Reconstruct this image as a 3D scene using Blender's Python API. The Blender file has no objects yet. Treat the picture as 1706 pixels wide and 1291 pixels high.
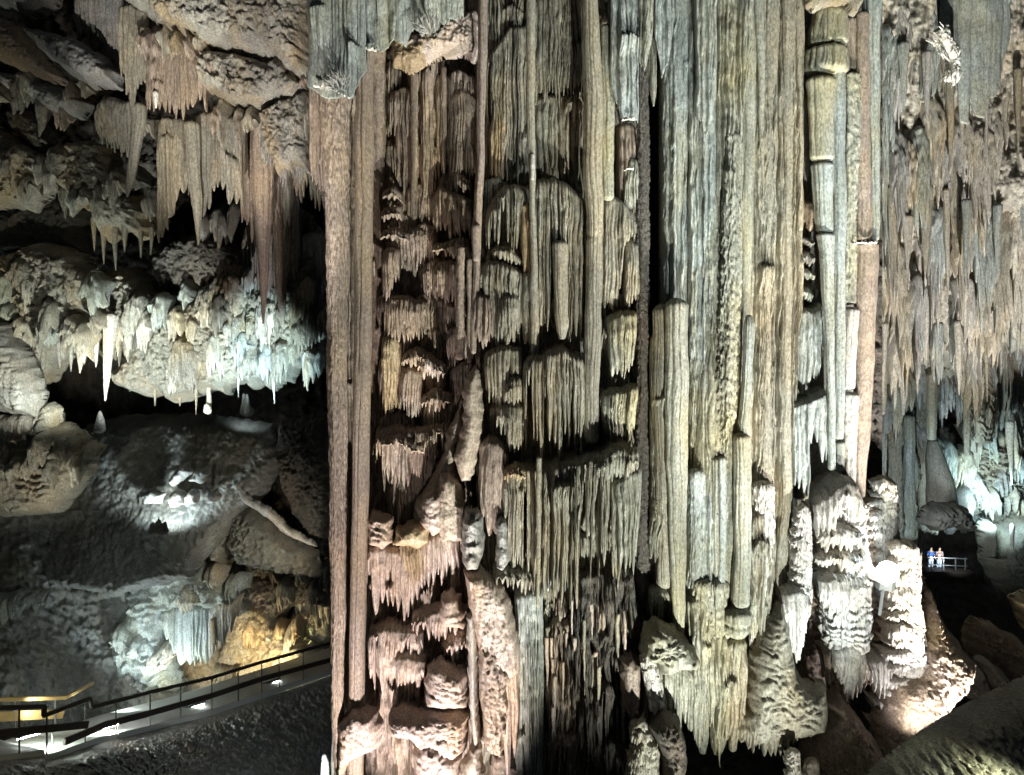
import bpy, math, random
import numpy as np
from mathutils import Vector

# ------------------------------------------------------------------ scene, camera
scene = bpy.context.scene
COL = scene.collection
W_PX, H_PX, F_PX = 1706.0, 1291.0, 1327.0
PITCH = math.radians(3.0)
cam_d = bpy.data.cameras.new("camera")
cam_d.sensor_width = 36.0
cam_d.lens = 36.0 * F_PX / W_PX
cam_d.clip_end = 500
cam = bpy.data.objects.new("camera", cam_d)
COL.objects.link(cam)
cam.location = (0, 0, 0)
cam.rotation_euler = (math.radians(90) - PITCH, 0, 0)
scene.camera = cam
CP, SP = math.cos(PITCH), math.sin(PITCH)


def at(px, py, Y):
    """photo pixel -> world X, Z on the upright plane at distance Y (numpy friendly)"""
    a = (np.asarray(px, float) - W_PX / 2) / F_PX
    b = (H_PX / 2 - np.asarray(py, float)) / F_PX
    dy = CP + b * SP
    dz = -SP + b * CP
    k = Y / dy
    return a * k, dz * k


def pt(px, py, Y):
    x, z = at(px, py, Y)
    return Vector((float(x), float(Y), float(z)))


def mpp(Y):
    return Y / F_PX


# ------------------------------------------------------------------ noise
_perm = np.random.RandomState(11).permutation(1024)
_grad = np.random.RandomState(5).normal(size=(1024, 3))
_grad /= np.linalg.norm(_grad, axis=1)[:, None]


def _hash(i, j, k):
    return _perm[(_perm[(_perm[i & 1023] + j) & 1023] + k) & 1023]


def pn(x, y, z):
    x, y, z = np.broadcast_arrays(np.asarray(x, float), np.asarray(y, float), np.asarray(z, float))
    xi, yi, zi = np.floor(x).astype(int), np.floor(y).astype(int), np.floor(z).astype(int)
    fx, fy, fz = x - xi, y - yi, z - zi
    u, v, w = [t * t * t * (t * (t * 6 - 15) + 10) for t in (fx, fy, fz)]
    out = 0
    for dx in (0, 1):
        for dy in (0, 1):
            for dz in (0, 1):
                g = _grad[_hash(xi + dx, yi + dy, zi + dz)]
                d = g[..., 0] * (fx - dx) + g[..., 1] * (fy - dy) + g[..., 2] * (fz - dz)
                out = out + d * (u if dx else 1 - u) * (v if dy else 1 - v) * (w if dz else 1 - w)
    return out * 1.5


def fbm(x, y, z, octv=4, rough=0.5):
    s, a, t = 0, 1.0, 0
    for o in range(octv):
        f = 2.03 ** o
        s = s + a * pn(x * f + 7.3 * o, y * f + 3.1 * o, z * f - 5.7 * o)
        t += a
        a *= rough
    return s / t


def billow(x, y, z, octv=3, rough=0.5):
    s, a, t = 0, 1.0, 0
    for o in range(octv):
        f = 2.1 ** o
        s = s + a * (1 - 2.2 * np.abs(pn(x * f + 9.1 * o, y * f + 2.7 * o, z * f - 4.3 * o)))
        t += a
        a *= rough
    return s / t


def flutes(x, w, rs, lo=0.45, hi=1.7):
    """random ribs: index, position -1..1 inside the rib, number of ribs"""
    x0, x1 = float(np.min(x)) - 3 * w, float(np.max(x)) + 3 * w
    n = int((x1 - x0) / (w * lo)) + 4
    e = x0 + np.concatenate([[0], np.cumsum(w * rs.uniform(lo, hi, n))])
    i = np.clip(np.searchsorted(e, x, side="right") - 1, 0, n - 1)
    t = 2 * (x - e[i]) / (e[i + 1] - e[i]) - 1
    return i, np.clip(t, -1, 1), n


def sstep(a, b, x):
    t = np.clip((x - a) / (b - a), 0, 1)
    return t * t * (3 - 2 * t)


# ------------------------------------------------------------------ mesh + object helpers
def raw_mesh(name, V, Q, mat, parent=None, smooth=True):
    """V (n,3); Q list of index arrays with 3 or 4 columns"""
    me = bpy.data.meshes.new(name)
    Q = [np.asarray(q, dtype=np.int32) for q in (Q if isinstance(Q, list) else [Q]) if len(q)]
    me.vertices.add(len(V))
    me.vertices.foreach_set("co", np.asarray(V, dtype=np.float32).ravel())
    loops = np.concatenate([q.ravel() for q in Q])
    cnt = np.concatenate([np.full(len(q), q.shape[1], np.int32) for q in Q])
    st = np.concatenate([[0], np.cumsum(cnt)[:-1]]).astype(np.int32)
    me.loops.add(len(loops))
    me.loops.foreach_set("vertex_index", loops)
    me.polygons.add(len(cnt))
    me.polygons.foreach_set("loop_start", st)
    me.polygons.foreach_set("use_smooth", np.full(len(cnt), smooth))
    me.update(calc_edges=True)
    me.validate()
    me.materials.append(M[mat] if isinstance(mat, str) else mat)
    o = bpy.data.objects.new(name, me)
    COL.objects.link(o)
    if parent is not None:
        o.parent = parent
        o.matrix_parent_inverse = parent.matrix_world.inverted()
    return o


def tag(o, label=None, cat=None, group=None, kind=None):
    if label:
        o["label"] = label
    if cat:
        o["category"] = cat
    if group:
        o["group"] = group
    if kind:
        o["kind"] = kind
    return o


def thing(name, p, label, cat, group=None):
    o = bpy.data.objects.new(name, None)
    COL.objects.link(o)
    o.location = p
    o.empty_display_size = 0.2
    bpy.context.view_layer.update()
    return tag(o, label, cat, group)


def gridq(nr, nc, off=0, wrap=False):
    r = np.arange(nr - 1)[:, None]
    c = np.arange(nc if wrap else nc - 1)[None, :]
    c2 = (c + 1) % nc
    a = r * nc + c
    b = r * nc + c2
    d = (r + 1) * nc + c
    e = (r + 1) * nc + c2
    return np.stack([a, b, e, d], -1).reshape(-1, 4) + off


def ip(tab, x):
    t = np.asarray(tab, float)
    return np.interp(x, t[:, 0], t[:, 1])


# ------------------------------------------------------------------ materials (limestone family)
M = {}


def limestone(name, c1, c2, c3, streak=3.0, grain=0.5, rough=0.54, patch=0.55, gs=26.0, spec=0.45, ribs=15.0, ribz=0.05, ribk=0.35, cg=22.0, bd=.03):
    m = bpy.data.materials.new(name)
    m.use_nodes = True
    nt = m.node_tree
    N, L = nt.nodes, nt.links
    b = N["Principled BSDF"]
    geo = N.new("ShaderNodeNewGeometry")

    def mp(sc):
        n = N.new("ShaderNodeMapping")
        n.inputs["Scale"].default_value = sc
        L.new(geo.outputs["Position"], n.inputs["Vector"])
        return n.outputs["Vector"]

    def noise(sc, scale, det=4, rg=0.6):
        n = N.new("ShaderNodeTexNoise")
        n.inputs["Scale"].default_value = scale
        n.inputs["Detail"].default_value = det
        n.inputs["Roughness"].default_value = rg
        L.new(mp(sc), n.inputs["Vector"])
        return n.outputs["Fac"]

    def ramp(fac, p0, p1):
        r = N.new("ShaderNodeMapRange")
        r.inputs[1].default_value = p0
        r.inputs[2].default_value = p1
        L.new(fac, r.inputs[0])
        return r.outputs[0]

    def mix(fac, a, bb, kind="MIX"):
        n = N.new("ShaderNodeMix")
        n.data_type = "RGBA"
        n.blend_type = kind
        if isinstance(fac, float):
            n.inputs[0].default_value = fac
        else:
            L.new(fac, n.inputs[0])
        for i, v in ((6, a), (7, bb)):
            if isinstance(v, tuple):
                n.inputs[i].default_value = v + (1,)
            else:
                L.new(v, n.inputs[i])
        return n.outputs[2]

    st = ramp(noise((1, 1, 0.09), streak, 5), 0.36, 0.64)
    pa = ramp(noise((1, 1, 0.45), 0.8, 5), 0.62 - patch * 0.3, 0.85 - patch * 0.3)
    fine = ramp(noise((1, 1, 0.6), cg, 4, 0.75), 0.36, 0.64)
    col = mix(st, c1, c2)
    col = mix(pa, col, c3)
    # mottled mineral grain
    g = N.new("ShaderNodeMix")
    g.data_type = "RGBA"
    g.blend_type = "MULTIPLY"
    g.inputs[0].default_value = 0.9
    L.new(col, g.inputs[6])
    cr = N.new("ShaderNodeMix")
    cr.data_type = "RGBA"
    cr.inputs[6].default_value = (0.50, 0.48, 0.46, 1)
    cr.inputs[7].default_value = (1.38, 1.38, 1.38, 1)
    L.new(fine, cr.inputs[0])
    L.new(cr.outputs[2], g.inputs[7])
    L.new(g.outputs[2], b.inputs["Base Color"])
    rr = N.new("ShaderNodeMapRange")
    rr.inputs[3].default_value = rough - 0.15
    rr.inputs[4].default_value = rough + 0.18
    L.new(st, rr.inputs[0])
    L.new(rr.outputs[0], b.inputs["Roughness"])
    b.inputs["Specular IOR Level"].default_value = spec
    # relief: fine upright ribs + grain
    rib = noise((1, 1, ribz), ribs, 3, 0.55)
    gr = noise((1, 1, 0.7), gs, 5, 0.7)
    b1 = N.new("ShaderNodeBump")
    b1.inputs["Strength"].default_value = ribk
    b1.inputs["Distance"].default_value = 0.05
    L.new(rib, b1.inputs["Height"])
    bp = N.new("ShaderNodeBump")
    bp.inputs["Strength"].default_value = grain
    bp.inputs["Distance"].default_value = bd
    L.new(gr, bp.inputs["Height"])
    L.new(b1.outputs["Normal"], bp.inputs["Normal"])
    L.new(bp.outputs["Normal"], b.inputs["Normal"])
    M[name] = m
    return m


limestone("brown_limestone", (.335, .268, .22), (.205, .162, .132), (.38, .29, .20), grain=.7)
limestone("olive_limestone", (.325, .305, .245), (.19, .176, .14), (.37, .305, .205), grain=.6)
limestone("green_limestone", (.39, .382, .318), (.20, .20, .16), (.38, .335, .20), grain=.6, streak=5.0)
limestone("bluish_limestone", (.40, .43, .41), (.23, .25, .235), (.33, .32, .24), grain=.6, streak=5.0)
limestone("pink_limestone", (.50, .41, .36), (.35, .28, .24), (.50, .36, .24), grain=.7)
limestone("smooth_flowstone", (.40, .34, .27), (.34, .28, .22), (.36, .31, .26), grain=.5, gs=24, streak=1.0)
limestone("pale_calcite", (.50, .48, .455), (.33, .315, .295), (.46, .40, .31), grain=.7)
limestone("white_calcite", (.85, .82, .76), (.7, .66, .58), (.8, .72, .58), grain=.5)
limestone("orange_flowstone", (.42, .31, .18), (.30, .21, .13), (.46, .38, .24), grain=.7)
limestone("grey_limestone", (.34, .335, .32), (.22, .215, .20), (.28, .24, .20), grain=.7)
limestone("cream_limestone", (.47, .44, .375), (.31, .285, .24), (.45, .37, .25), grain=.8, gs=20)
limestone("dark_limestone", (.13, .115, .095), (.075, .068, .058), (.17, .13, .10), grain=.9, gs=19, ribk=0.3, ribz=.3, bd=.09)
limestone("ceiling_limestone", (.48, .46, .395), (.27, .25, .215), (.46, .34, .18), streak=1.4, grain=1.0, gs=17, ribk=0.3, ribz=.3, bd=.09)
limestone("cave_rock", (.36, .345, .28), (.22, .21, .18), (.34, .27, .19), streak=1.4, grain=1.0, gs=18, ribk=0.3, ribz=.3, bd=.09)
limestone("slope_mud", (.20, .20, .185), (.11, .108, .098), (.17, .155, .125), streak=.9, grain=.6, gs=15, ribk=0.3, ribz=.3)
limestone("rosy_rock", (.40, .31, .25), (.27, .20, .16), (.48, .36, .22), streak=1.2, grain=1.0, gs=16, ribk=0.3, ribz=.3, bd=.09)


def plain(name, col, rough=.5, metal=0.0, emit=None, es=0.0):
    m = bpy.data.materials.new(name)
    m.use_nodes = True
    N, L = m.node_tree.nodes, m.node_tree.links
    b = N["Principled BSDF"]
    n = N.new("ShaderNodeTexNoise")
    n.inputs["Scale"].default_value = 9
    mx = N.new("ShaderNodeMix")
    mx.data_type = "RGBA"
    mx.inputs[6].default_value = tuple(c * .8 for c in col) + (1,)
    mx.inputs[7].default_value = tuple(min(1, c * 1.15) for c in col) + (1,)
    L.new(n.outputs["Fac"], mx.inputs[0])
    L.new(mx.outputs[2], b.inputs["Base Color"])
    b.inputs["Roughness"].default_value = rough
    b.inputs["Metallic"].default_value = metal
    if emit:
        b.inputs["Emission Color"].default_value = emit + (1,)
        b.inputs["Emission Strength"].default_value = es
    M[name] = m


plain("dark_timber", (.045, .032, .024), .6)
plain("pale_timber", (.42, .27, .10), .55)
plain("steel", (.3, .3, .3), .35, .8)
plain("lamp_housing", (.05, .055, .05), .5)
plain("lamp_glass", (.9, .9, .9), .2, 0, (.92, 1, .97), 30)
plain("concrete", (.48, .48, .45), .7)
plain("blue_cloth", (.05, .16, .55), .8)
plain("pink_cloth", (.62, .42, .40), .8)
plain("pale_trousers", (.55, .6, .72), .8)
plain("skin", (.50, .31, .22), .6)
plain("dark_hair", (.03, .022, .018), .6)


# ------------------------------------------------------------------ flowstone generators
def curtain(name, par, mat, top, bot, Y, seed, back=.5, lip=14, fl=6, amp=.12, fold=28, famp=.09,
            fringe=16, side=.3, lean=.08, shr=0., dx=0., gap=0., wob=2.5, res=.85, vres=3, lump=.06, tipk=1.2,
            ledge=0, lipn=4., sub=None, fine=.45):
    """a hanging sheet of flowstone: rounded lip on top, ribs, a fringe of points, a closed back"""
    rs = np.random.RandomState(seed)
    top, bot = np.asarray(top, float), np.asarray(bot, float)
    x0, x1 = top[0, 0], top[-1, 0]
    n = max(8, int((x1 - x0) / res))
    xt = np.linspace(x0, x1, n)
    u = (xt - x0) / (x1 - x0)
    yt = ip(top, xt) + lipn * pn(xt / 18., seed * 1.7, .3) + lipn * .5 * pn(xt / 5., seed * 1.1, 4.3)
    i, t, nf = flutes(xt, fl, rs)
    j, tj, nj = flutes(xt, fold, rs)
    yb = ip(bot, xt)
    yb = yb + fringe * (rs.uniform(-.8, .8, nf)[i] + .7 * rs.uniform(-1, 1, nj)[j])
    if gap:
        g = rs.uniform(0, 1, nf) < gap
        q = rs.uniform(.15, .6, nf)
        yb = np.where(g[i], yt + lip + (yb - yt - lip) * q[i], yb)
    tl = fringe * tipk * rs.uniform(.6, 1.5, nf)[i]
    yb = yb - tl * np.abs(t) ** 1.5
    yb = np.maximum(yb, yt + lip + 3)
    Lm = float(np.mean(yb - yt))
    na, nv = 8, max(6, int(Lm / vres))
    av = np.linspace(0, math.pi / 2, na)
    P, Yo, V = [], [], []
    for a in av:  # ledge + lip arc
        P.append((yt + lip * (1 - math.cos(a)) - ledge * (1 - math.sin(a)), np.zeros(n)))
        Yo.append(np.full(n, back * (1 - math.sin(a) ** .8)))
        V.append(math.sin(a) * .35)
    ys = [p[0] for p in P]
    vv = [np.zeros(n)] * na
    for k in range(1, nv + 1):
        f = k / nv
        ys.append(yt + lip + (yb - yt - lip) * f)
        vv.append(np.full(n, f))
        Yo.append(np.zeros(n))
        V.append(.35 + .65 * min(1, f * 4))
    ys, vv, Yo = np.array(ys), np.array(vv), np.array(Yo)
    rp = np.array(V)[:, None]
    xc = (x0 + x1) / 2
    vx = vv ** 1.2
    xs = xc + (xt[None] - xc) * (1 - shr * vx) + dx * vx
    xs = xs + wob * pn(xt[None] / 25., ys / 60., seed * .37)
    # ribs use a meandering coordinate so they are not ruled straight
    xm = xt[None] + wob * 1.2 * pn(xt[None] / 14., ys / 45., seed * .77 + 5)
    i2, t2, _ = flutes(xm, fl, np.random.RandomState(seed))
    rr = np.sqrt(np.clip(1 - t2 ** 2, 0, 1))
    hgt = np.random.RandomState(seed + 1).uniform(.45, 1.25, 9000)[np.minimum(i2, 8999)]
    tip = 1 - sstep(.8, 1., vv) * .6
    fo = np.sqrt(np.clip(1 - tj[None] ** 2, 0, 1))
    # second, finer set of ribs that splits and merges
    i3, t3, _ = flutes(xm + 3.5 * pn(xt[None] / 9., ys / 28., seed * .31 + 9), fl * .55, np.random.RandomState(seed + 2))
    rr = rr + fine * (np.sqrt(np.clip(1 - t3 ** 2, 0, 1)) - .7)
    if sub is None:
        sub = int((x1 - x0) * Lm / 9000.)
    SUB = np.zeros_like(ys)
    for _q in range(sub):
        sx0 = rs.uniform(x0 - 10, x1 - 8)
        sw = rs.uniform(14, 46)
        fq = rs.uniform(.12, .7)
        yl = yt + (yb - yt) * 0 + fq * Lm + 6 * pn(xt / 16., seed + _q * 3.1, 2.2) + 10 * ((xt - sx0 - sw / 2) / sw) ** 2
        ln = rs.uniform(16, 50) * (.7 + .6 * hgt)
        dd = ys - yl[None]
        g_ = np.where(dd < 0, 0, np.where(dd < 4, np.sqrt(np.clip(dd / 4., 0, 1)), np.clip(1 - (dd - 4) / ln, 0, 1)))
        win = sstep(sx0, sx0 + 5, xt) * (1 - sstep(sx0 + sw - 5, sx0 + sw, xt))
        SUB = np.maximum(SUB, g_ * win[None] * rs.uniform(.08, .2))
    SUB = SUB * (1 - sstep(.85, 1, vv))
    s = np.abs(2 * u - 1)[None]
    Yo = Yo - SUB - (amp * rr * hgt * rp * tip + famp * (fo - .5) * rp) + lean * vv
    Yo = Yo + side * (1 - np.sqrt(np.clip(1 - s ** 3, 0, 1)))
    X, Z = at(xs, ys, Y)
    Yo = Yo - lump * fbm(X * 1.3, Y + seed, Z * .7, 3) - lump * .4 * pn(X * 9, seed + .5, Z * 4.5)
    YY = Y + Yo
    # back side
    Xb = np.stack([X[-1], X[na + 1], X[0]])
    Zb = np.stack([Z[-1] + .01, Z[na + 1], Z[0]])
    Yb = np.stack([YY[-1] + .05, np.maximum(YY[na + 1] + .07, Y + back * .8), np.maximum(YY[0] + .02, Y + back)])
    X, YY, Z = np.vstack([X, Xb]), np.vstack([YY, Yb]), np.vstack([Z, Zb])
    Vt = np.stack([X, YY, Z], -1).reshape(-1, 3)
    return raw_mesh(name, Vt, gridq(len(X), n), mat, par)


def shaft(name, par, mat, pts, Y, seed, nf=11, amp=.16, lump=.10, depth=1.0, bead=None, joints=(), tiers=None,
          nth=None, vres=4., grain=.0, bend=2.0, cap=True, wv=.07, dome=14):
    """upright column / stalactite / stalagmite: a ribbed lathe; pts = (y, x_left, x_right) rows"""
    rs = np.random.RandomState(seed)
    p = np.asarray(pts, float)
    y0, y1 = p[0, 0], p[-1, 0]
    nv = max(8, int((y1 - y0) / vres))
    ys = y0 + (y1 - y0) * np.clip(np.concatenate([[0, 1 / (y1 - y0), 3 / (y1 - y0), 6 / (y1 - y0)], np.linspace(9 / (y1 - y0), 1 - 9 / (y1 - y0), nv), [1 - 6 / (y1 - y0), 1 - 3 / (y1 - y0), 1 - 1 / (y1 - y0), 1]]), 0, 1) if y1 - y0 > 30 else np.linspace(y0, y1, nv)
    nv = len(ys)
    xl, xr = np.interp(ys, p[:, 0], p[:, 1]), np.interp(ys, p[:, 0], p[:, 2])
    xc = (xl + xr) / 2 + bend * pn(ys / 70., seed * 1.3, .5) + bend * .4 * pn(ys / 18., seed * 2.3, 1.5)
    r = (xr - xl) / 2 * (1 + wv * (pn(ys / 80., seed * 3.1, 9.5) + .4 * pn(ys / 26., seed * 1.9, 3.5)))
    rmax = float(r.max())
    for dd, re in ((ys - y0, r[0]), (y1 - ys, r[-1])):
        e_ = min(.75 * re, dome)
        if e_ > 1:
            r = r * np.sqrt(np.clip(1 - (1 - np.clip(dd / e_, 0, 1)) ** 2, .02, 1))
    if nth is None:
        nth = int(np.clip(rmax * 2 * math.pi / 1.1, 16, 220))
    th = np.linspace(0, 2 * math.pi, nth, endpoint=False)
    thm = th[None] + .25 * pn(np.cos(th)[None] * 1.5 + seed, np.sin(th)[None] * 1.5, ys[:, None] / 90.)
    i, t, n = flutes(np.mod(thm, 2 * math.pi), 2 * math.pi / nf, rs)
    rib = np.sqrt(np.clip(1 - t ** 2, 0, 1)) * rs.uniform(.4, 1.3, n)[i]
    thm2 = th[None] + .3 * pn(np.cos(th)[None] * 2 + seed, np.sin(th)[None] * 2, ys[:, None] / 60. + 7)
    i2, t2, n2 = flutes(np.mod(thm2, 2 * math.pi), 2 * math.pi / (nf * 2.6), rs)
    rib = rib + .40 * (np.sqrt(np.clip(1 - t2 ** 2, 0, 1)) - .7) * (.5 + sstep(-.2, .3, pn(np.cos(th)[None] * 2, seed + 3., ys[:, None] / 110.)))
    k = mpp(Y)
    Xc, Zc = at(xc, ys, Y)
    R = r[:, None] * k * np.ones_like(th)[None]
    cx, sx = np.cos(th)[None], np.sin(th)[None]
    m = 1 + amp * (rib - .75)
    q = 1.2 / max(rmax * k, .05)
    m = m + lump * fbm(cx * 1.4 + seed * 3, sx * 1.4, Zc[:, None] * .8, 3)
    if grain:
        m = m + grain * pn(cx * 6 + seed, sx * 6, Zc[:, None] * 9)
    if bead:
        per, ba = bead
        ph = ys[:, None] / per + 1.3 * pn(cx * 2.2 + seed, sx * 2.2, ys[:, None] / (per * 3))
        m = m + ba * np.abs(np.sin(math.pi * ph)) * (0.6 + .8 * pn(cx * 3, sx * 3 + seed, ys[:, None] / per))
    if tiers:
        per, ta = tiers
        ph = (ys[:, None] + per * 1.6 * pn(cx * 1.3 + seed, sx * 1.3, ys[:, None] / (per * 2.6))) / per
        fr = ph - np.floor(ph)
        fk = np.floor(ph)
        fr = np.clip(fr * (1 + .8 * pn(cx * 7, sx * 7 + seed, fk * 1.7) + .5 * pn(cx * 16, sx * 16, fk * 2.3)), 0, 1)
        hh = np.clip(.35 + 1.6 * pn(cx * 2.1 + fk * 3.1, sx * 2.1, fk * .7 + seed), .05, 1.2) + .0 * .5 + rs.uniform(0, 1, 400)[np.floor(ph).astype(int) % 400]
        sh = np.where(fr < .2, np.sqrt(fr / .2), 1 - (fr - .2) / .8 * (.65 + .35 * (rib < .6)))
        m = m + ta * hh * (sh - .5)
    for jy in joints:
        m = m * (1 - .14 * np.exp(-((ys - jy) / 2.2) ** 2))[:, None]
    X = Xc[:, None] + R * m * cx
    YY = Y + R * m * sx * depth
    Z = Zc[:, None] + 0 * X
    V = np.stack([X, YY, Z], -1).reshape(-1, 3)
    Q = [gridq(nv, nth, 0, True)]
    if cap:
        V = np.vstack([V, [[Xc[0], Y, Zc[0] + .25 * r[0] * k], [Xc[-1], Y, Zc[-1] - .25 * r[-1] * k]]])
        a = np.arange(nth)
        b = (a + 1) % nth
        Q.append(np.stack([b, a, np.full(nth, nv * nth)], -1))
        o = (nv - 1) * nth
        Q.append(np.stack([a + o, b + o, np.full(nth, nv * nth + 1)], -1))
    return raw_mesh(name, V, Q, mat, par)


def polydist(X, Yp, poly):
    """signed distance (inside > 0) of pixel grid to polygon"""
    P = np.asarray(poly, float)
    d = np.full(X.shape, 1e9)
    ins = np.zeros(X.shape, bool)
    for a, b in zip(P, np.roll(P, -1, 0)):
        e = b - a
        L = max(e @ e, 1e-9)
        t = np.clip(((X - a[0]) * e[0] + (Yp - a[1]) * e[1]) / L, 0, 1)
        d = np.minimum(d, np.hypot(X - a[0] - t * e[0], Yp - a[1] - t * e[1]))
        c = ((a[1] > Yp) != (b[1] > Yp)) & (X < (b[0] - a[0]) * (Yp - a[1]) / ((b[1] - a[1]) or 1e-9) + a[0])
        ins ^= c
    return np.where(ins, d, -d)


def relief(X, Z, px, py, seed, D=0., lump=None, drip=None, rip=None, flute=None, grain=.0):
    """surface relief in metres towards the viewer"""
    h = np.zeros(np.broadcast(X, Z).shape)
    if lump:
        sc, am = lump
        Q = D / sc
        wx = .5 * pn(X / sc + seed, 3.1 + Q, Z / sc)
        wz = .35 * pn(X / sc * 2.3, seed + 6.1 + Q * 2.3, Z / sc * 2.3)
        b_ = billow(X / sc + wx, seed * 1.3 + Q, Z / sc + wz, 5, .58)
        f_ = fbm(X / (sc * .4) + wz, seed * 2.1 + Q * 2.5, Z / (sc * .55) + wx, 5, .78)
        c_ = np.abs(pn(X / (sc * .28) + wx * 2, seed * .7 + Q * 3.5, Z / (sc * .35) + wz * 2))
        h = h + am * (.45 * b_ + .85 * f_ + .55 * np.sqrt(c_) + .45 * np.sqrt(np.abs(pn(X / (sc * .1), seed * 1.7 + Q * 10, Z / (sc * .13)))))
    if drip:
        sc, am = drip
        h = h + am * billow(X / sc, seed * .7 + 2, Z / (sc * 6), 3)
    if rip:
        per, am = rip
        ph = (py + per * 1.9 * pn(px / (per * 3.8), py / (per * 4), seed * .9) + per * .7 * pn(px / (per * 1.1), py / per / 2, seed * 1.9)) / per
        fl = np.floor(ph)
        fr = ph - fl
        a1 = np.clip(.5 + 1.3 * pn(px / (per * 1.6) + fl * 5.3, fl * 2.7, seed + .5), 0, 1) + .12
        fr2 = np.clip(fr * (1 + .9 * pn(px / 3.2, fl * 3.3, seed + .2) + .5 * pn(px / 9., fl * 1.3, seed + .9)), 0, 1)
        sh = np.where(fr2 < .22, np.sqrt(np.clip(fr2 / .22, 0, 1)), 1 - (fr2 - .22) / .78)
        h = h + am * a1 * sh
    if flute:
        w, am = flute
        i, t, n = flutes(px + 2.5 * pn(px / 12., py / 35., seed), w, np.random.RandomState(seed))
        h = h + am * np.sqrt(np.clip(1 - t ** 2, 0, 1)) * (.5 + .5 * sstep(-.3, .4, pn(px / 40., py / 60., seed + 8)))
    if grain:
        h = h + grain * fbm(X * 5, seed + 4., Z * 5, 2)
    return h


def mass(name, par, mat, poly, Y, depth, seed, R=40, res=2.0, edge=4, rear=.5, tilt=0., soft=False, **rel):
    """a lump of rock: outline given its own distance, thickness and relief, closed at the back"""
    P = np.asarray(poly, float)
    x0, y0 = P.min(0) - 6
    x1, y1 = P.max(0) + 6
    nx, ny = int((x1 - x0) / res) + 2, int((y1 - y0) / res) + 2
    px, py = np.meshgrid(np.linspace(x0, x1, nx), np.linspace(y0, y1, ny))
    d = polydist(px, py, P)
    d = d + (edge * pn(px / 14., py / 14., seed + .1) + edge * .22 * pn(px / 5., py / 5., seed + .6)) * np.clip(1 - d / (R * .45), 0, 1)
    q = np.clip(np.where(d < res * .5, 0, d) / R, 0, 1)
    prof = np.clip(1 - (1 - q) ** 2, 0, 1)
    prof = prof if soft else np.sqrt(prof)
    Yt = Y + tilt * (py - y0) / (y1 - y0)
    X, Z = at(px, py, Yt)
    h = depth * prof + relief(X, Z, px, py, seed, **rel) * sstep(0, .5, q)
    Yf = Y + tilt * (py - y0) / (y1 - y0) - h
    Yr = Y + tilt * (py - y0) / (y1 - y0) + depth * rear * prof
    ok = d > -res * .75
    qd = gridq(ny, nx)
    keep = ok.ravel()[qd].all(1)
    qd = qd[keep]
    gy_, gx_ = np.gradient(d, py[1, 0] - py[0, 0], px[0, 1] - px[0, 0])
    gl = np.maximum(np.hypot(gx_, gy_), .3)
    mv = np.where(ok & (d < res * .5), np.clip(d, -res, res), 0)
    px, py = px - mv * gx_ / gl ** 2, py - mv * gy_ / gl ** 2
    X, Z = at(px, py, Yt)
    V = np.vstack([np.stack([X, Yf, Z], -1).reshape(-1, 3), np.stack([X, Yr, Z], -1).reshape(-1, 3)])
    Q = np.vstack([qd, qd[:, ::-1] + nx * ny])
    us = np.unique(Q)
    mp_ = np.full(len(V), -1)
    mp_[us] = np.arange(len(us))
    return raw_mesh(name, V[us], mp_[Q], mat, par)


def sheet(name, mat, ctrl, x0, x1, y0, y1, seed, res=3., power=2.4, fade=0, **rel):
    """a big rock surface seen from the camera side; its distance comes from control points (x, y, Y)"""
    nx, ny = int((x1 - x0) / res) + 1, int((y1 - y0) / res) + 1
    px, py = np.meshgrid(np.linspace(x0, x1, nx), np.linspace(y0, y1, ny))
    C = np.asarray(ctrl, float)
    num, den = 0, 0
    for cx, cy, cd in C:
        w = 1 / ((px - cx) ** 2 + (py - cy) ** 2 + 4500.) ** (power / 2)
        num, den = num + w * cd, den + w
    D = num / den
    X, Z = at(px, py, D)
    h = relief(X, Z, px, py, seed, D=D, **rel)
    k = 1 - h / D
    V = np.stack([X * k, D * k, Z * k], -1).reshape(-1, 3)
    return raw_mesh(name, V, gridq(ny, nx), mat, None)


# ------------------------------------------------------------------ small hard-surface helpers
def bar(a, b, w, h, up=Vector((0, 0, 1))):
    a, b = Vector(a), Vector(b)
    d = (b - a).normalized()
    s = d.cross(up)
    if s.length < 1e-4:
        s = Vector((1, 0, 0))
    s.normalize()
    n = s.cross(d).normalized()
    V, F = [], []
    bv = min(w, h) * .18
    prof = [(-w / 2 + bv, -h / 2), (w / 2 - bv, -h / 2), (w / 2, -h / 2 + bv), (w / 2, h / 2 - bv),
            (w / 2 - bv, h / 2), (-w / 2 + bv, h / 2), (-w / 2, h / 2 - bv), (-w / 2, -h / 2 + bv)]
    for p in (a, b):
        for q, r in prof:
            V.append(p + s * q + n * r)
    F = [(i, (i + 1) % 8, 8 + (i + 1) % 8, 8 + i) for i in range(8)]
    return V, F, [tuple(range(7, -1, -1)), tuple(range(8, 16))]


def poly_obj(name, mat, parts, par=None, smooth=False):
    me = bpy.data.meshes.new(name)
    V, F = [], []
    for pv, *pf in parts:
        o = len(V)
        V += [tuple(v) for v in pv]
        for fs in pf:
            F += [tuple(i + o for i in f) for f in fs]
    me.from_pydata(V, [], F)
    me.update()
    me.materials.append(M[mat])
    if smooth:
        me.polygons.foreach_set("use_smooth", [True] * len(me.polygons))
    o = bpy.data.objects.new(name, me)
    COL.objects.link(o)
    if par is not None:
        o.parent = par
        o.matrix_parent_inverse = par.matrix_world.inverted()
    return o


def bars(name, mat, segs, par=None):
    return poly_obj(name, mat, [bar(*s) for s in segs], par)


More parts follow.
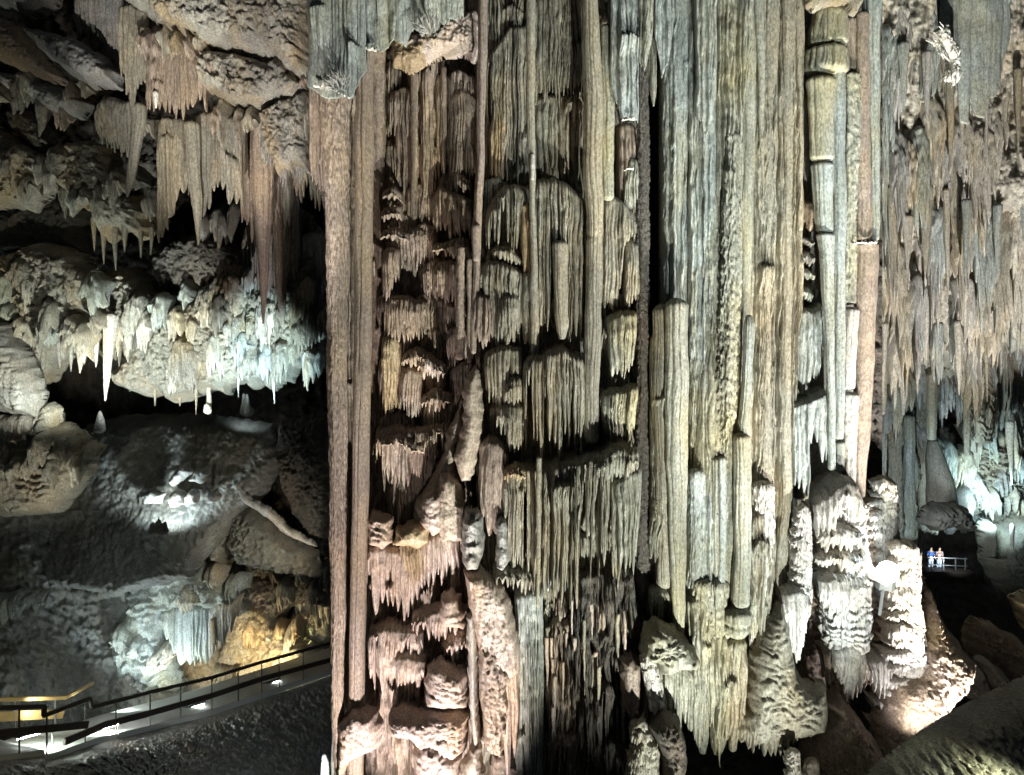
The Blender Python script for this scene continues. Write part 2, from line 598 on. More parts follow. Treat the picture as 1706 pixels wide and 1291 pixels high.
def lamp_light(name, p, target, watts, color, angle=70, blend=.6, size=.12, kind="SPOT"):
    d = bpy.data.lights.new(name, kind)
    d.energy = watts
    d.color = color
    d.shadow_soft_size = size
    if kind == "SPOT":
        d.spot_size = math.radians(angle)
        d.spot_blend = blend
    o = bpy.data.objects.new(name, d)
    COL.objects.link(o)
    o.location = p
    if target is not None:
        o.rotation_euler = (Vector(target) - Vector(p)).to_track_quat("-Z", "Y").to_euler()
    return o
# ================================================================== THE GREAT COLUMN (left twin pillars, tiers, fluted shafts)
YC = 19.0


def C(name, par, mat, top, bot, Y, seed, **k):
    return curtain(name, par, mat, top, bot, Y, seed, **k)


# --- twin pillars on the left edge
t = thing("stone_pillar", pt(580, 1330, 18.7), "tall twin pillar of brown stone running the whole height of the photo left of the dark tiers", "stone column", None)
shaft("shaft", t, "brown_limestone", [(-40, 528, 580), (150, 538, 584), (400, 545, 581), (700, 548, 579), (1000, 552, 576), (1330, 557, 572)], 18.7, 31, nf=9, amp=.12, lump=.2, grain=.12, depth=1.2)
shaft("shaft", t, "brown_limestone", [(-40, 592, 624), (300, 592, 622), (500, 591, 620), (800, 587, 616), (1000, 584, 611), (1330, 577, 606)], 18.75, 32, nf=7, amp=.16, lump=.08, depth=1.1, bend=1)
C("backing_curtain", t, "brown_limestone", [(548, -40), (640, -40)], [(555, 1320), (632, 1320)], 20.0, 33, fl=12, amp=.08, fringe=5)
C("drapery", t, "brown_limestone", [(512, 120), (545, 120)], [(512, 295), (528, 318), (545, 330)], 18.9, 34, fl=6, fringe=8, back=.4, lump=.03)
mass("foot_mound", t, "pink_limestone", [(566, 1200), (590, 1172), (628, 1178), (640, 1205), (632, 1240), (606, 1252), (585, 1262), (572, 1300), (562, 1300)], 18.75, .5, 35, R=22, rip=(9, .05), lump=(.5, .05), flute=(6, .03))

# --- broken curtain, top left of the column
t = thing("broken_drapery", pt(640, -30, 17.9), "grey green hanging curtain with a broken white lower edge above the twin pillar", "stone curtain", None)
C("curtain_fold", t, "bluish_limestone", [(509, -60), (585, -60), (608, -60)], [(509, 140), (524, 150), (538, 162), (586, 163), (590, 146), (608, 115)], 17.9, 41, fl=8, amp=.03, famp=.05, fringe=2, side=.15, tipk=.5, lump=.04)
C("curtain_fold", t, "bluish_limestone", [(578, -60), (684, -60)], [(578, 110), (604, 112), (606, 80), (634, 84), (655, 66), (676, 78), (684, 44)], 18.2, 42, fl=8, amp=.03, famp=.15, fringe=2, side=.15, tipk=.5)
C("curtain_fold", t, "bluish_limestone", [(680, -60), (772, -60)], [(680, 45), (700, 58), (725, 56), (735, 36), (772, 28)], 18.35, 43, fl=7, amp=.03, famp=.05, fringe=4, side=.1)


def broken_edge(par, line, w, Y, seed, name="broken_edge"):
    """thin fractured calcite rim along a polyline"""
    rs = np.random.RandomState(seed)
    L = np.asarray(line, float)
    tt = np.linspace(0, len(L) - 1, len(L) * 5)
    lx, ly = np.interp(tt, np.arange(len(L)), L[:, 0]), np.interp(tt, np.arange(len(L)), L[:, 1])
    poly = [(x + rs.uniform(-1, 1), y - w * rs.uniform(.1, 1.6) ** 2) for x, y in zip(lx, ly)]
    poly += [(x + rs.uniform(-1, 1), y + w * rs.uniform(.15, .6)) for x, y in zip(lx[::-1], ly[::-1])]
    return mass(name, par, "white_calcite", poly, Y, .05, seed, R=3, res=1.0, edge=1, lump=(.1, .04))


def shards(par, spikes, Y, seed, w=.75, name="broken_edge", mat="pale_calcite", n=5):
    """a tangle of fine snapped calcite blades round each (x0, y0, x1, y1)"""
    rs = np.random.RandomState(seed)
    parts = []
    k = mpp(Y)
    for x0, y0, x1, y1 in spikes:
        for _ in range(n):
            f = rs.uniform(.0, .5)
            e = rs.uniform(.55, 1.05)
            ax, ay = x0 + (x1 - x0) * f + rs.uniform(-4, 4), y0 + (y1 - y0) * f + rs.uniform(-4, 4)
            bx, by = x0 + (x1 - x0) * e + rs.uniform(-4, 4), y0 + (y1 - y0) * e + rs.uniform(-4, 4)
            a, b = pt(ax, ay, Y + rs.uniform(-.05, .05)), pt(bx, by, Y - rs.uniform(0, .25))
            mid = (a + b) / 2 + Vector((rs.uniform(-.04, .04), -.05, rs.uniform(-.04, .04)))
            V, F = [], []
            d = (b - a).normalized()
            s_ = d.cross(Vector((0, 1, 0))).normalized()
            n_ = s_.cross(d)
            for p, r in ((a, w * k * .9), (mid, w * k * rs.uniform(.7, 1.3)), (b, w * k * .3)):
                for j in range(6):
                    q = 2 * math.pi * j / 6
                    V.append(p + s_ * math.cos(q) * r + n_ * math.sin(q) * r * .6)
            for r in (0, 6):
                F += [(r + j, r + (j + 1) % 6, r + 6 + (j + 1) % 6, r + 6 + j) for j in range(6)]
            parts.append((V, F, [tuple(range(5, -1, -1)), tuple(range(12, 18))]))
    return poly_obj(name, mat, parts, par)


broken_edge(t, [(521, 143), (534, 146), (550, 145), (562, 153), (574, 160), (585, 164)], 4, 17.82, 44)
shards(t, [(566, 150, 536, 131), (566, 148, 543, 122), (567, 146, 551, 116), (568, 146, 559, 119), (569, 146, 567, 113), (570, 146, 575, 120), (571, 147, 583, 117), (572, 150, 585, 128), (563, 150, 524, 144), (569, 152, 578, 161), (567, 152, 560, 158), (560, 148, 548, 133)], 17.80, 45)
broken_edge(t, [(590, 70), (600, 76), (612, 83), (628, 84)], 4, 18.1, 46)
shards(t, [(714, 54, 676, 28), (716, 54, 690, 36), (716, 54, 684, 46), (718, 54, 706, 12), (719, 54, 713, 26), (722, 54, 722, 10), (724, 56, 732, 34), (728, 58, 738, 44), (712, 54, 696, 52), (706, 50, 700, 24), (724, 56, 730, 60)], 18.22, 47)
tag(mass("ceiling_rock", None, "pink_limestone", [(650, 62), (672, 70), (690, 62), (725, 58), (750, 34), (796, 20), (800, 90), (792, 108), (770, 96), (740, 100), (722, 108), (700, 112), (688, 122), (672, 112), (656, 112)], 19.6, .5, 48, R=24, lump=(.5, .16)),
    "pinkish rock knob under the broken curtain above the dark recess", "rock")
tag(mass("ceiling_rock", None, "orange_flowstone", [(654, 70), (672, 66), (690, 76), (716, 60), (724, 72), (716, 92), (704, 116), (688, 126), (670, 116), (654, 112)], 19.35, .35, 49, R=20, lump=(.4, .14)),
    "small orange stained rock just left of the pinkish knob under the broken curtain", "rock")

# --- the tiered flowstone in the middle
T = thing("flowstone_column", pt(850, 1340, 19.6), "broad brown and olive flowstone column with stacked tiers of ribbed stone curtains in the middle of the photo", "stone column", None)
C("core", T, "brown_limestone", [(618, -80), (700, -80), (800, -80)], [(618, 1345), (800, 1345)], 21.0, 51, fl=6, amp=.14, famp=.25, fold=40, fringe=2, lump=.3, wob=6, res=1.3, vres=5, lean=-1.7, sub=24)
C("core", T, "olive_limestone", [(790, -80), (1076, -80)], [(790, 1345), (1076, 1345)], 20.0, 52, fl=6, amp=.14, famp=.25, fold=50, fringe=2, lump=.3, wob=6, res=1.3, vres=5, lean=-1.1, side=.8, sub=14)

# dim recess columns
for k, (yy, xl, xr, ybm) in enumerate([(175, 655, 702, 345), (120, 722, 752, 300), (150, 742, 797, 285), (110, 700, 722, 340)]):
    C("drapery", T, "brown_limestone", [(xl, yy + 5), ((xl + xr) / 2, yy - 5), (xr, yy + 5)], [(xl, ybm), (xr, ybm)], 20.2 - .06 * k, 60 + k, fl=6, fringe=14, back=.35)
for k, (x, w, y0_, y1_) in enumerate([(690, 13, 120, 470), (740, 9, 110, 300)]):
    shaft("shaft", T, "brown_limestone", [(y0_, x - w / 2, x + w / 2), (y1_ - 30, x - w / 2.4, x + w / 2.4), (y1_, x - 1, x + 1)], 20.05, 70 + k, nf=7, lump=.18)
# tiers: (x-left, x-right, top polyline y..., bottom y's, Y, material, options)
tiers = [
    # recess, upper left
    ("brown_limestone", [(746, 278), (770, 286), (787, 296)], [(746, 322), (787, 330)], 19.95, dict(fringe=8)),
    ("brown_limestone", [(719, 316), (732, 306), (755, 318), (785, 326)], [(719, 396), (750, 400), (785, 402)], 19.7, dict(fringe=12)),
    ("brown_limestone", [(635, 314), (652, 308), (668, 318)], [(635, 332), (668, 334)], 19.6, dict(fringe=5, back=.3)),
    ("brown_limestone", [(634, 344), (668, 338)], [(634, 366), (668, 366)], 19.55, dict(fringe=5, back=.3)),
    ("brown_limestone", [(632, 380), (655, 374), (680, 384)], [(632, 398), (680, 408)], 19.55, dict(fringe=7, back=.35)),
    ("brown_limestone", [(634, 412), (650, 408), (663, 412)], [(634, 492), (650, 497), (663, 480)], 19.5, dict(fringe=14, fl=5)),
    ("brown_limestone", [(678, 374), (694, 372), (711, 378)], [(678, 400), (700, 432), (711, 410)], 19.8, dict(fringe=14)),
    ("brown_limestone", [(718, 404), (745, 398), (767, 388), (783, 392)], [(718, 418), (750, 424), (783, 440)], 19.6, dict(fringe=8)),
    ("brown_limestone", [(720, 440), (745, 430), (776, 436)], [(720, 470), (745, 500), (776, 512)], 19.55, dict(fringe=12, fl=5)),
    ("brown_limestone", [(711, 494), (730, 490), (755, 500)], [(711, 574), (735, 590), (755, 594)], 19.85, dict(fringe=14)),
    ("brown_limestone", [(637, 497), (650, 490), (680, 492), (711, 500)], [(637, 560), (680, 574), (711, 545)], 19.4, dict(fringe=18, fl=5)),
    ("orange_flowstone", [(634, 556), (648, 552), (667, 562)], [(634, 690), (655, 704), (667, 690)], 19.4, dict(fringe=14, fl=6)),
    ("brown_limestone", [(668, 586), (690, 574), (722, 588)], [(668, 606), (722, 614)], 19.3, dict(fringe=8)),
    ("pink_limestone", [(694, 600), (712, 590), (740, 606)], [(694, 622), (716, 632), (740, 624)], 19.2, dict(fringe=10, lump=.1)),
    ("brown_limestone", [(664, 612), (682, 606), (702, 616)], [(664, 694), (684, 704), (702, 690)], 19.35, dict(fringe=16, fl=5)),
    ("brown_limestone", [(700, 655), (728, 646), (754, 660)], [(700, 682), (730, 690), (754, 676)], 19.25, dict(fringe=12, fl=5)),
    ("brown_limestone", [(622, 716), (650, 708), (690, 714), (728, 706), (772, 704)], [(622, 812), (650, 806), (690, 798), (712, 780), (740, 745), (772, 724)], 19.15, dict(fringe=20, fl=6, gap=.12, back=.6)),
    ("brown_limestone", [(630, 728), (660, 722), (712, 740)], [(630, 742), (660, 746), (712, 762)], 18.95, dict(fringe=8, back=.35)),
    # lower left
    ("pink_limestone", [(602, 912), (640, 906), (668, 914), (706, 904)], [(602, 1010), (640, 1032), (676, 1026), (706, 985)], 18.9, dict(fringe=26, fl=7, gap=.1, lean=.25, back=.6)),
    ("pink_limestone", [(700, 900), (712, 890), (735, 884), (764, 892)], [(700, 1008), (725, 985), (745, 980), (764, 968)], 18.75, dict(fringe=20, fl=7, lean=.2)),
    ("orange_flowstone", [(664, 900), (684, 896), (706, 904)], [(664, 935), (684, 962), (706, 960)], 18.8, dict(fringe=16, fl=6)),
    ("pink_limestone", [(684, 1026), (706, 1016), (735, 1012), (775, 1022)], [(684, 1052), (716, 1066), (745, 1060), (775, 1050)], 18.75, dict(fringe=14, fl=6, lump=.1)),
    ("pink_limestone", [(735, 1062), (756, 1052), (778, 1058)], [(735, 1090), (760, 1098), (778, 1086)], 18.7, dict(fringe=12)),
    ("pink_limestone", [(612, 1052), (650, 1040), (704, 1050)], [(612, 1150), (640, 1168), (670, 1120), (704, 1096)], 18.85, dict(fringe=22, fl=7, gap=.08, lump=.1)),
    ("pink_limestone", [(645, 1092), (672, 1086), (708, 1098)], [(645, 1160), (690, 1172), (708, 1140)], 18.7, dict(fringe=16, fl=7, lump=.1)),
    ("pink_limestone", [(650, 1172), (672, 1164), (700, 1174)], [(650, 1195), (676, 1215), (700, 1200)], 18.65, dict(fringe=10, fl=6)),
    # upper middle sheets
    ("olive_limestone", [(809, -70), (874, -70)], [(809, 306), (830, 300), (874, 290)], 19.6, dict(fringe=22, fl=5, wob=4, fold=24, sub=1)),
    ("olive_limestone", [(810, 95), (850, 40), (878, 30)], [(810, 200), (845, 280), (878, 260)], 19.4, dict(fringe=36, fl=5, gap=.1, sub=0)),
    ("orange_flowstone", [(814, 205), (830, 165), (850, 150)], [(814, 300), (832, 306), (850, 290)], 19.42, dict(fringe=14, fl=8)),
    ("olive_limestone", [(884, -70), (976, -70)], [(884, 150), (930, 156), (976, 160)], 19.25, dict(fringe=22, fl=5, wob=4, fold=26, sub=2)),
    ("olive_limestone", [(888, 158), (905, 152), (935, 152), (976, 162)], [(888, 282), (930, 290), (976, 312)], 19.45, dict(fringe=16, fl=7)),
    ("olive_limestone", [(940, 160), (956, 152), (972, 158)], [(940, 185), (956, 200), (972, 190)], 19.2, dict(fringe=10)),
    # dome tier
    ("olive_limestone", [(808, 342), (822, 318), (838, 304), (862, 299), (884, 300)], [(808, 408), (835, 418), (884, 428)], 18.95, dict(fringe=30, fl=5, sub=0, back=.8, lip=22, gap=.1, famp=.15)),
    ("olive_limestone", [(882, 298), (900, 290), (925, 288), (952, 300), (968, 314), (984, 332)], [(882, 520), (930, 570), (984, 560)], 18.85, dict(fringe=46, fl=6, sub=0, fold=22, back=.9, lip=22, gap=.12, famp=.14, amp=.15)),
    ("orange_flowstone", [(868, 335), (884, 330)], [(868, 436), (884, 470)], 18.9, dict(fringe=20, fl=6, back=.5)),
    ("olive_limestone", [(810, 416), (830, 406), (850, 408), (872, 424)], [(810, 432), (840, 436), (872, 446)], 18.95, dict(fringe=6, lip=8)),
    ("olive_limestone", [(797, 442), (812, 430), (842, 434), (872, 448)], [(797, 500), (830, 566), (845, 572), (872, 560)], 18.8, dict(fringe=16, fl=6, back=.6)),
    ("olive_limestone", [(868, 452), (888, 444), (910, 452)], [(868, 560), (910, 560)], 18.85, dict(fringe=20, fl=9)),
    ("brown_limestone", [(787, 488), (800, 482), (824, 492)], [(787, 574), (800, 580), (824, 560)], 18.75, dict(fringe=10, fl=8)),
    ("olive_limestone", [(830, 494), (845, 487), (867, 492)], [(830, 545), (845, 566), (867, 550)], 18.6, dict(fringe=12, fl=5, back=.35)),
    ("olive_limestone", [(806, 588), (830, 574), (850, 570), (871, 578)], [(806, 640), (830, 680), (871, 690)], 18.7, dict(fringe=18, fl=6, back=.6)),
    ("olive_limestone", [(836, 644), (846, 630), (872, 622)], [(836, 670), (872, 676)], 18.5, dict(fringe=6, fl=5, back=.35)),
    ("olive_limestone", [(827, 676), (850, 668), (873, 672)], [(827, 700), (850, 752), (873, 760)], 18.5, dict(fringe=14, fl=6, back=.45)),
    ("olive_limestone", [(872, 596), (890, 584), (916, 578), (938, 572), (956, 580), (979, 594)], [(872, 742), (900, 750), (940, 730), (979, 732)], 18.45, dict(fringe=40, fl=6, sub=0, fold=20, back=1.0, lip=20, famp=.15, gap=.14, amp=.15)),
    # right narrow tiers
    ("olive_limestone", [(1002, 330), (1014, 320), (1030, 324), (1048, 338), (1063, 352)], [(1002, 510), (1030, 512), (1044, 400), (1063, 392)], 18.75, dict(fringe=10, fl=6, back=.6, lip=16)),
    ("olive_limestone", [(1040, 402), (1052, 396), (1067, 402)], [(1040, 508), (1067, 500)], 18.7, dict(fringe=10, fl=6)),
    ("green_limestone", [(1013, 524), (1036, 514), (1064, 516)], [(1013, 634), (1036, 640), (1064, 620)], 18.55, dict(fringe=10, fl=6, shr=.25, lump=.06)),
    ("green_limestone", [(1000, 650), (1030, 646), (1067, 640)], [(1000, 725), (1030, 738), (1067, 718)], 18.45, dict(fringe=12, fl=6, shr=.2)),
    # the big skirt
    ("olive_limestone", [(896, 776), (930, 768), (958, 764), (986, 754), (1008, 744), (1030, 734), (1050, 738), (1066, 756)], [(896, 985), (940, 1000), (985, 990), (1066, 960)], 18.1, dict(fringe=44, fl=6, sub=2, fold=18, gap=.26, back=1.2, lip=16, famp=.16, amp=.17, shr=.06, dx=-6)),
    ("green_limestone", [(986, 768), (1010, 752), (1030, 742), (1066, 750)], [(986, 806), (1020, 810), (1066, 800)], 17.95, dict(fringe=14, fl=6, back=.4)),
    ("green_limestone", [(1020, 800), (1046, 786), (1072, 776)], [(1020, 960), (1046, 980), (1072, 930)], 17.9, dict(fringe=20, fl=8, back=.5, shr=.3)),
    ("olive_limestone", [(836, 786), (850, 776), (872, 774), (900, 776)], [(836, 935), (870, 946), (900, 952)], 18.25, dict(fringe=18, fl=8, back=.8, famp=.14, gap=.12)),
    ("orange_flowstone", [(840, 780), (856, 772), (880, 782)], [(840, 800), (880, 806)], 18.1, dict(fringe=6, fl=6, back=.35)),
    ("brown_limestone", [(797, 738), (812, 726), (832, 734), (848, 746)], [(797, 860), (820, 905), (848, 890)], 18.4, dict(fringe=18, fl=9, back=.5)),
    # below the skirt
    ("olive_limestone", [(820, 950), (845, 942), (868, 946), (893, 952)], [(820, 968), (850, 988), (893, 992)], 18.15, dict(fringe=12, fl=7)),
    ("bluish_limestone", [(905, 920), (925, 916), (945, 924)], [(905, 985), (945, 980)], 18.4, dict(fringe=12, fl=7)),
    ("bluish_limestone", [(858, 990), (878, 980), (906, 984)], [(858, 1330), (906, 1330)], 18.3, dict(fringe=20, fl=6, fold=16, famp=.16, lump=.10, amp=.15)),
    ("pink_limestone", [(828, 1085), (850, 1060), (868, 1070)], [(828, 1250), (850, 1290), (868, 1260)], 18.1, dict(fringe=34, fl=12, gap=.15, amp=.08, tipk=2)),
    ("brown_limestone", [(798, 1100), (815, 1090), (832, 1100)], [(798, 1200), (818, 1238), (832, 1210)], 18.05, dict(fringe=30, fl=12, amp=.08, tipk=2)),
]
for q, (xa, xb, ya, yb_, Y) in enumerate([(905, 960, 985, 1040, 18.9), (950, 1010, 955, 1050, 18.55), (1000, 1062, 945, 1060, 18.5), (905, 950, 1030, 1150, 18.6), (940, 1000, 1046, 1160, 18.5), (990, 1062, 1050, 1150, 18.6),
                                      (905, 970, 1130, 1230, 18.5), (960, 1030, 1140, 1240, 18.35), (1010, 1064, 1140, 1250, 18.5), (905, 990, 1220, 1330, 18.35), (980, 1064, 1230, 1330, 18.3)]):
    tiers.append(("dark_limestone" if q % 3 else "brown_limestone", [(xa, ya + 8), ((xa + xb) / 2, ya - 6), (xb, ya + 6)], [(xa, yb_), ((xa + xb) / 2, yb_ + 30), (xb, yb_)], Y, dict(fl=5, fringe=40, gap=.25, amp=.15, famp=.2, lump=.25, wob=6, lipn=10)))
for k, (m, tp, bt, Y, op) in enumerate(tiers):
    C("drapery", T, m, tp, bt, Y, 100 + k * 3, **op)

# finer draperies added to fill the hollows between the tiers
rs = np.random.RandomState(21)
for row in range(-3, 16):
    yb0 = 290 + row * 66
    for xa, xb, n_ in ((634, 790, 3), (800, 1062, 4)):
        if (xa > 700 and not 0 <= row < 15) or (xa < 700 and row > 9) or (xa > 700 and row in (10, 11, 12, 13) and False):
            continue
        if xa > 700 and row > 9:
            xa = 905
        for q in range(n_):
            cx_ = xa + (xb - xa) * (q + .5 + rs.uniform(-.3, .3)) / n_
            w_ = rs.uniform(.7, 1.3) * (xb - xa) / n_
            y_ = yb0 + rs.uniform(-26, 26)
            l0, r0 = max(xa - 8, cx_ - w_ / 2), min(xb + 4, cx_ + w_ / 2)
            hh_ = rs.uniform(70, 130)
            Yd = np.interp(y_, [250, 560, 760, 960], [20.2, 19.75, 19.4, 19.25] if xa < 700 else [19.5, 19.2, 18.95, 18.85])
            C("fill_drapery", T, ("brown_limestone", "brown_limestone", "pink_limestone")[rs.randint(3)] if xa < 700 else ("olive_limestone", "olive_limestone", "brown_limestone" if row > 9 else "green_limestone")[rs.randint(3)],
              [(l0, y_ + rs.uniform(0, 10)), ((l0 + r0) / 2, y_ - 6), (r0, y_ + rs.uniform(0, 10))], [(l0, y_ + hh_ * .8), ((l0 + r0) / 2, y_ + hh_), (r0, y_ + hh_ * .8)],
              float(Yd) + rs.uniform(-.1, .1), 1500 + row * 8 + q + (0 if xa < 700 else 4), fl=4.5, fringe=14, amp=.13, famp=.12, fold=22, back=.45, lip=9, sub=0, wob=3)

# shafts of the middle
for k, (m, pts, Y, op) in enumerate([
    ("brown_limestone", [(-40, 796, 812), (200, 795, 809), (372, 790, 803), (590, 783, 793)], 18.9, dict(nf=6)),
    ("brown_limestone", [(372, 784, 800), (436, 787, 799)], 18.85, dict(nf=6)),
    ("brown_limestone", [(410, 763, 775), (600, 760, 772)], 19.0, dict(bead=(7, .35))),
    ("brown_limestone", [(430, 779, 787), (605, 778, 786)], 18.95, dict(bead=(9, .25))),
    ("olive_limestone", [(-40, 874, 890), (250, 879, 892), (330, 882, 891), (560, 884, 898), (700, 888, 897)], 18.75, dict(nf=7)),
    ("olive_limestone", [(-40, 968, 992), (110, 971, 1003), (300, 973, 1003), (395, 978, 1003), (740, 972, 997)], 18.6, dict(nf=9, joints=(395,))),
    ("green_limestone", [(40, 1000, 1022), (250, 1002, 1024), (335, 1004, 1022)], 18.8, dict(nf=8)),
    ("olive_limestone", [(400, 920, 945), (540, 926, 946), (566, 930, 940)], 18.7, dict(nf=8, lump=.15)),
    ("dark_limestone", [(90, 1062, 1078), (250, 1063, 1079), (600, 1062, 1080), (1000, 1058, 1078)], 18.9, dict(bead=(9, .5), lump=.4)),
    ("olive_limestone", [(760, 894, 903), (900, 893, 901), (1012, 893, 898)], 18.0, dict(nf=5)),
    ("pale_calcite", [(255, 884, 891), (275, 884, 893), (300, 885, 891)], 18.65, dict(nf=5)),
]):
    shaft("shaft", T, m, pts, Y, 400 + k, **op)
C("drapery", T, "bluish_limestone", [(1016, -60), (1064, -60)], [(1016, 130), (1034, 196), (1064, 200)], 18.5, 431, fl=9, fringe=3, side=.15)
broken_edge(T, [(1036, 201), (1046, 199), (1057, 199)], 2.5, 18.42, 432)
broken_edge(T, [(1039, 284), (1047, 281), (1056, 282)], 2.5, 18.6, 433)
C("drapery", T, "brown_limestone", [(1030, 200), (1062, 200)], [(1030, 330), (1062, 330)], 18.95, 434, fl=9, fringe=3)
C("drapery", T, "green_limestone", [(1040, 280), (1050, 256), (1066, 262)], [(1040, 345), (1066, 350)], 18.85, 435, fl=5, fringe=3)
# smooth flows and mounds
for k, (m, poly, Y, d, R, op) in enumerate([
    ("smooth_flowstone", [(792, 608), (801, 622), (804, 660), (806, 690), (802, 734), (796, 770), (784, 800), (770, 802), (758, 772), (757, 752), (766, 728), (772, 690), (770, 655), (776, 630)], 18.75, .45, 22, dict(lump=(.6, .03))),
    ("smooth_flowstone", [(772, 655), (774, 700), (764, 740), (770, 800), (778, 850), (778, 900), (740, 900), (690, 880), (690, 840), (715, 800), (735, 762), (745, 720), (760, 690)], 19.25, .5, 34, dict(lump=(.7, .06))),
    ("smooth_flowstone", [(735, 790), (748, 782), (766, 800), (776, 840), (778, 900), (740, 900), (722, 860), (728, 815)], 18.85, .5, 26, dict(lump=(.5, .05), flute=(8, .03))),
    ("pink_limestone", [(706, 822), (722, 812), (740, 822), (742, 880), (720, 890), (700, 870)], 18.75, .4, 20, dict(rip=(11, .06), lump=(.3, .06))),
    ("pink_limestone", [(612, 862), (622, 850), (640, 852), (655, 862), (656, 900), (640, 912), (616, 905)], 19.0, .4, 18, dict(rip=(10, .08), lump=(.3, .08))),
    ("orange_flowstone", [(655, 905), (662, 878), (690, 862), (718, 870), (722, 900), (700, 912)], 19.05, .5, 24, dict(lump=(.4, .05))),
    ("pink_limestone", [(729, 1018), (734, 992), (752, 978), (768, 990), (776, 1020), (774, 1044), (735, 1040)], 18.85, .5, 24, dict(rip=(18, .06))),
    ("pink_limestone", [(707, 1170), (708, 1130), (716, 1098), (736, 1092), (758, 1104), (780, 1112), (782, 1172), (740, 1176)], 18.8, .55, 26, dict(lump=(.5, .05), rip=(12, .05), flute=(6, .02))),
    ("pink_limestone", [(646, 1200), (652, 1176), (676, 1168), (700, 1176), (720, 1166), (760, 1168), (782, 1184), (780, 1240), (752, 1262), (700, 1240), (684, 1222), (652, 1218)], 18.75, .65, 30, dict(rip=(9, .06), lump=(.5, .05), flute=(6, .04))),
    ("pink_limestone", [(688, 1310), (690, 1240), (704, 1218), (724, 1214), (748, 1230), (770, 1250), (768, 1310)], 18.6, .6, 28, dict(rip=(11, .05), lump=(.4, .05), flute=(6, .03))),
    ("grey_limestone", [(770, 862), (778, 846), (794, 842), (806, 858), (808, 900), (800, 944), (776, 948), (768, 910)], 18.55, .5, 18, dict(rip=(22, .10), lump=(.2, .08))),
    ("grey_limestone", [(826, 868), (834, 856), (846, 862), (850, 930), (840, 950), (826, 944)], 18.45, .35, 12, dict(rip=(20, .06), lump=(.2, .06))),
    ("pale_calcite", [(778, 1020), (790, 1010), (797, 1060), (797, 1180), (802, 1236), (788, 1238), (782, 1160), (779, 1080)], 18.45, .4, 10, dict(flute=(9, .05))),
    ("pink_limestone", [(772, 950), (800, 940), (826, 960), (848, 990), (866, 1060), (868, 1110), (850, 1130), (828, 1110), (806, 1120), (792, 1060), (780, 1000)], 18.5, .5, 24, dict(lump=(.09, .05), drip=(.10, .10))),
    ("brown_limestone", [(796, 1060), (830, 1070), (856, 1110), (850, 1200), (836, 1260), (806, 1240), (798, 1150)], 18.4, .4, 22, dict(drip=(.14, .14), lump=(.14, .08))),
    ("brown_limestone", [(1030, 1090), (1050, 1080), (1068, 1100), (1066, 1180), (1052, 1200), (1032, 1170)], 18.5, .4, 16, dict(flute=(7, .06), lump=(.3, .06))),
    ("smooth_flowstone", [(760, 1310), (768, 1270), (784, 1240), (800, 1226), (806, 1270), (812, 1310)], 18.3, .4, 18, dict(lump=(.5, .05))),
    ("brown_limestone", [(812, 1310), (818, 1250), (840, 1232), (868, 1260), (904, 1250), (906, 1310)], 18.8, .4, 24, dict(lump=(.5, .1))),
]):
    mass("flow_mound", T, m, poly, Y, d, 500 + k, R=R, res=2.0, **op)
# icicle fringe in the dark foot
rs = np.random.RandomState(8)
for k in range(26):
    x = rs.uniform(910, 1058)
    y0_ = rs.uniform(970, 1180)
    L_ = rs.uniform(50, 130)
    w = rs.uniform(4, 10)
    shaft("drip_stone", T, "pink_limestone" if k % 3 else "olive_limestone", [(y0_, x - w / 2, x + w / 2), (y0_ + L_ * .6, x - w / 3, x + w / 3), (y0_ + L_, x - .6, x + .6)], 18.35 + rs.uniform(-.15, .15), 600 + k, nf=5, amp=.2, lump=.5, nth=14, bend=3)

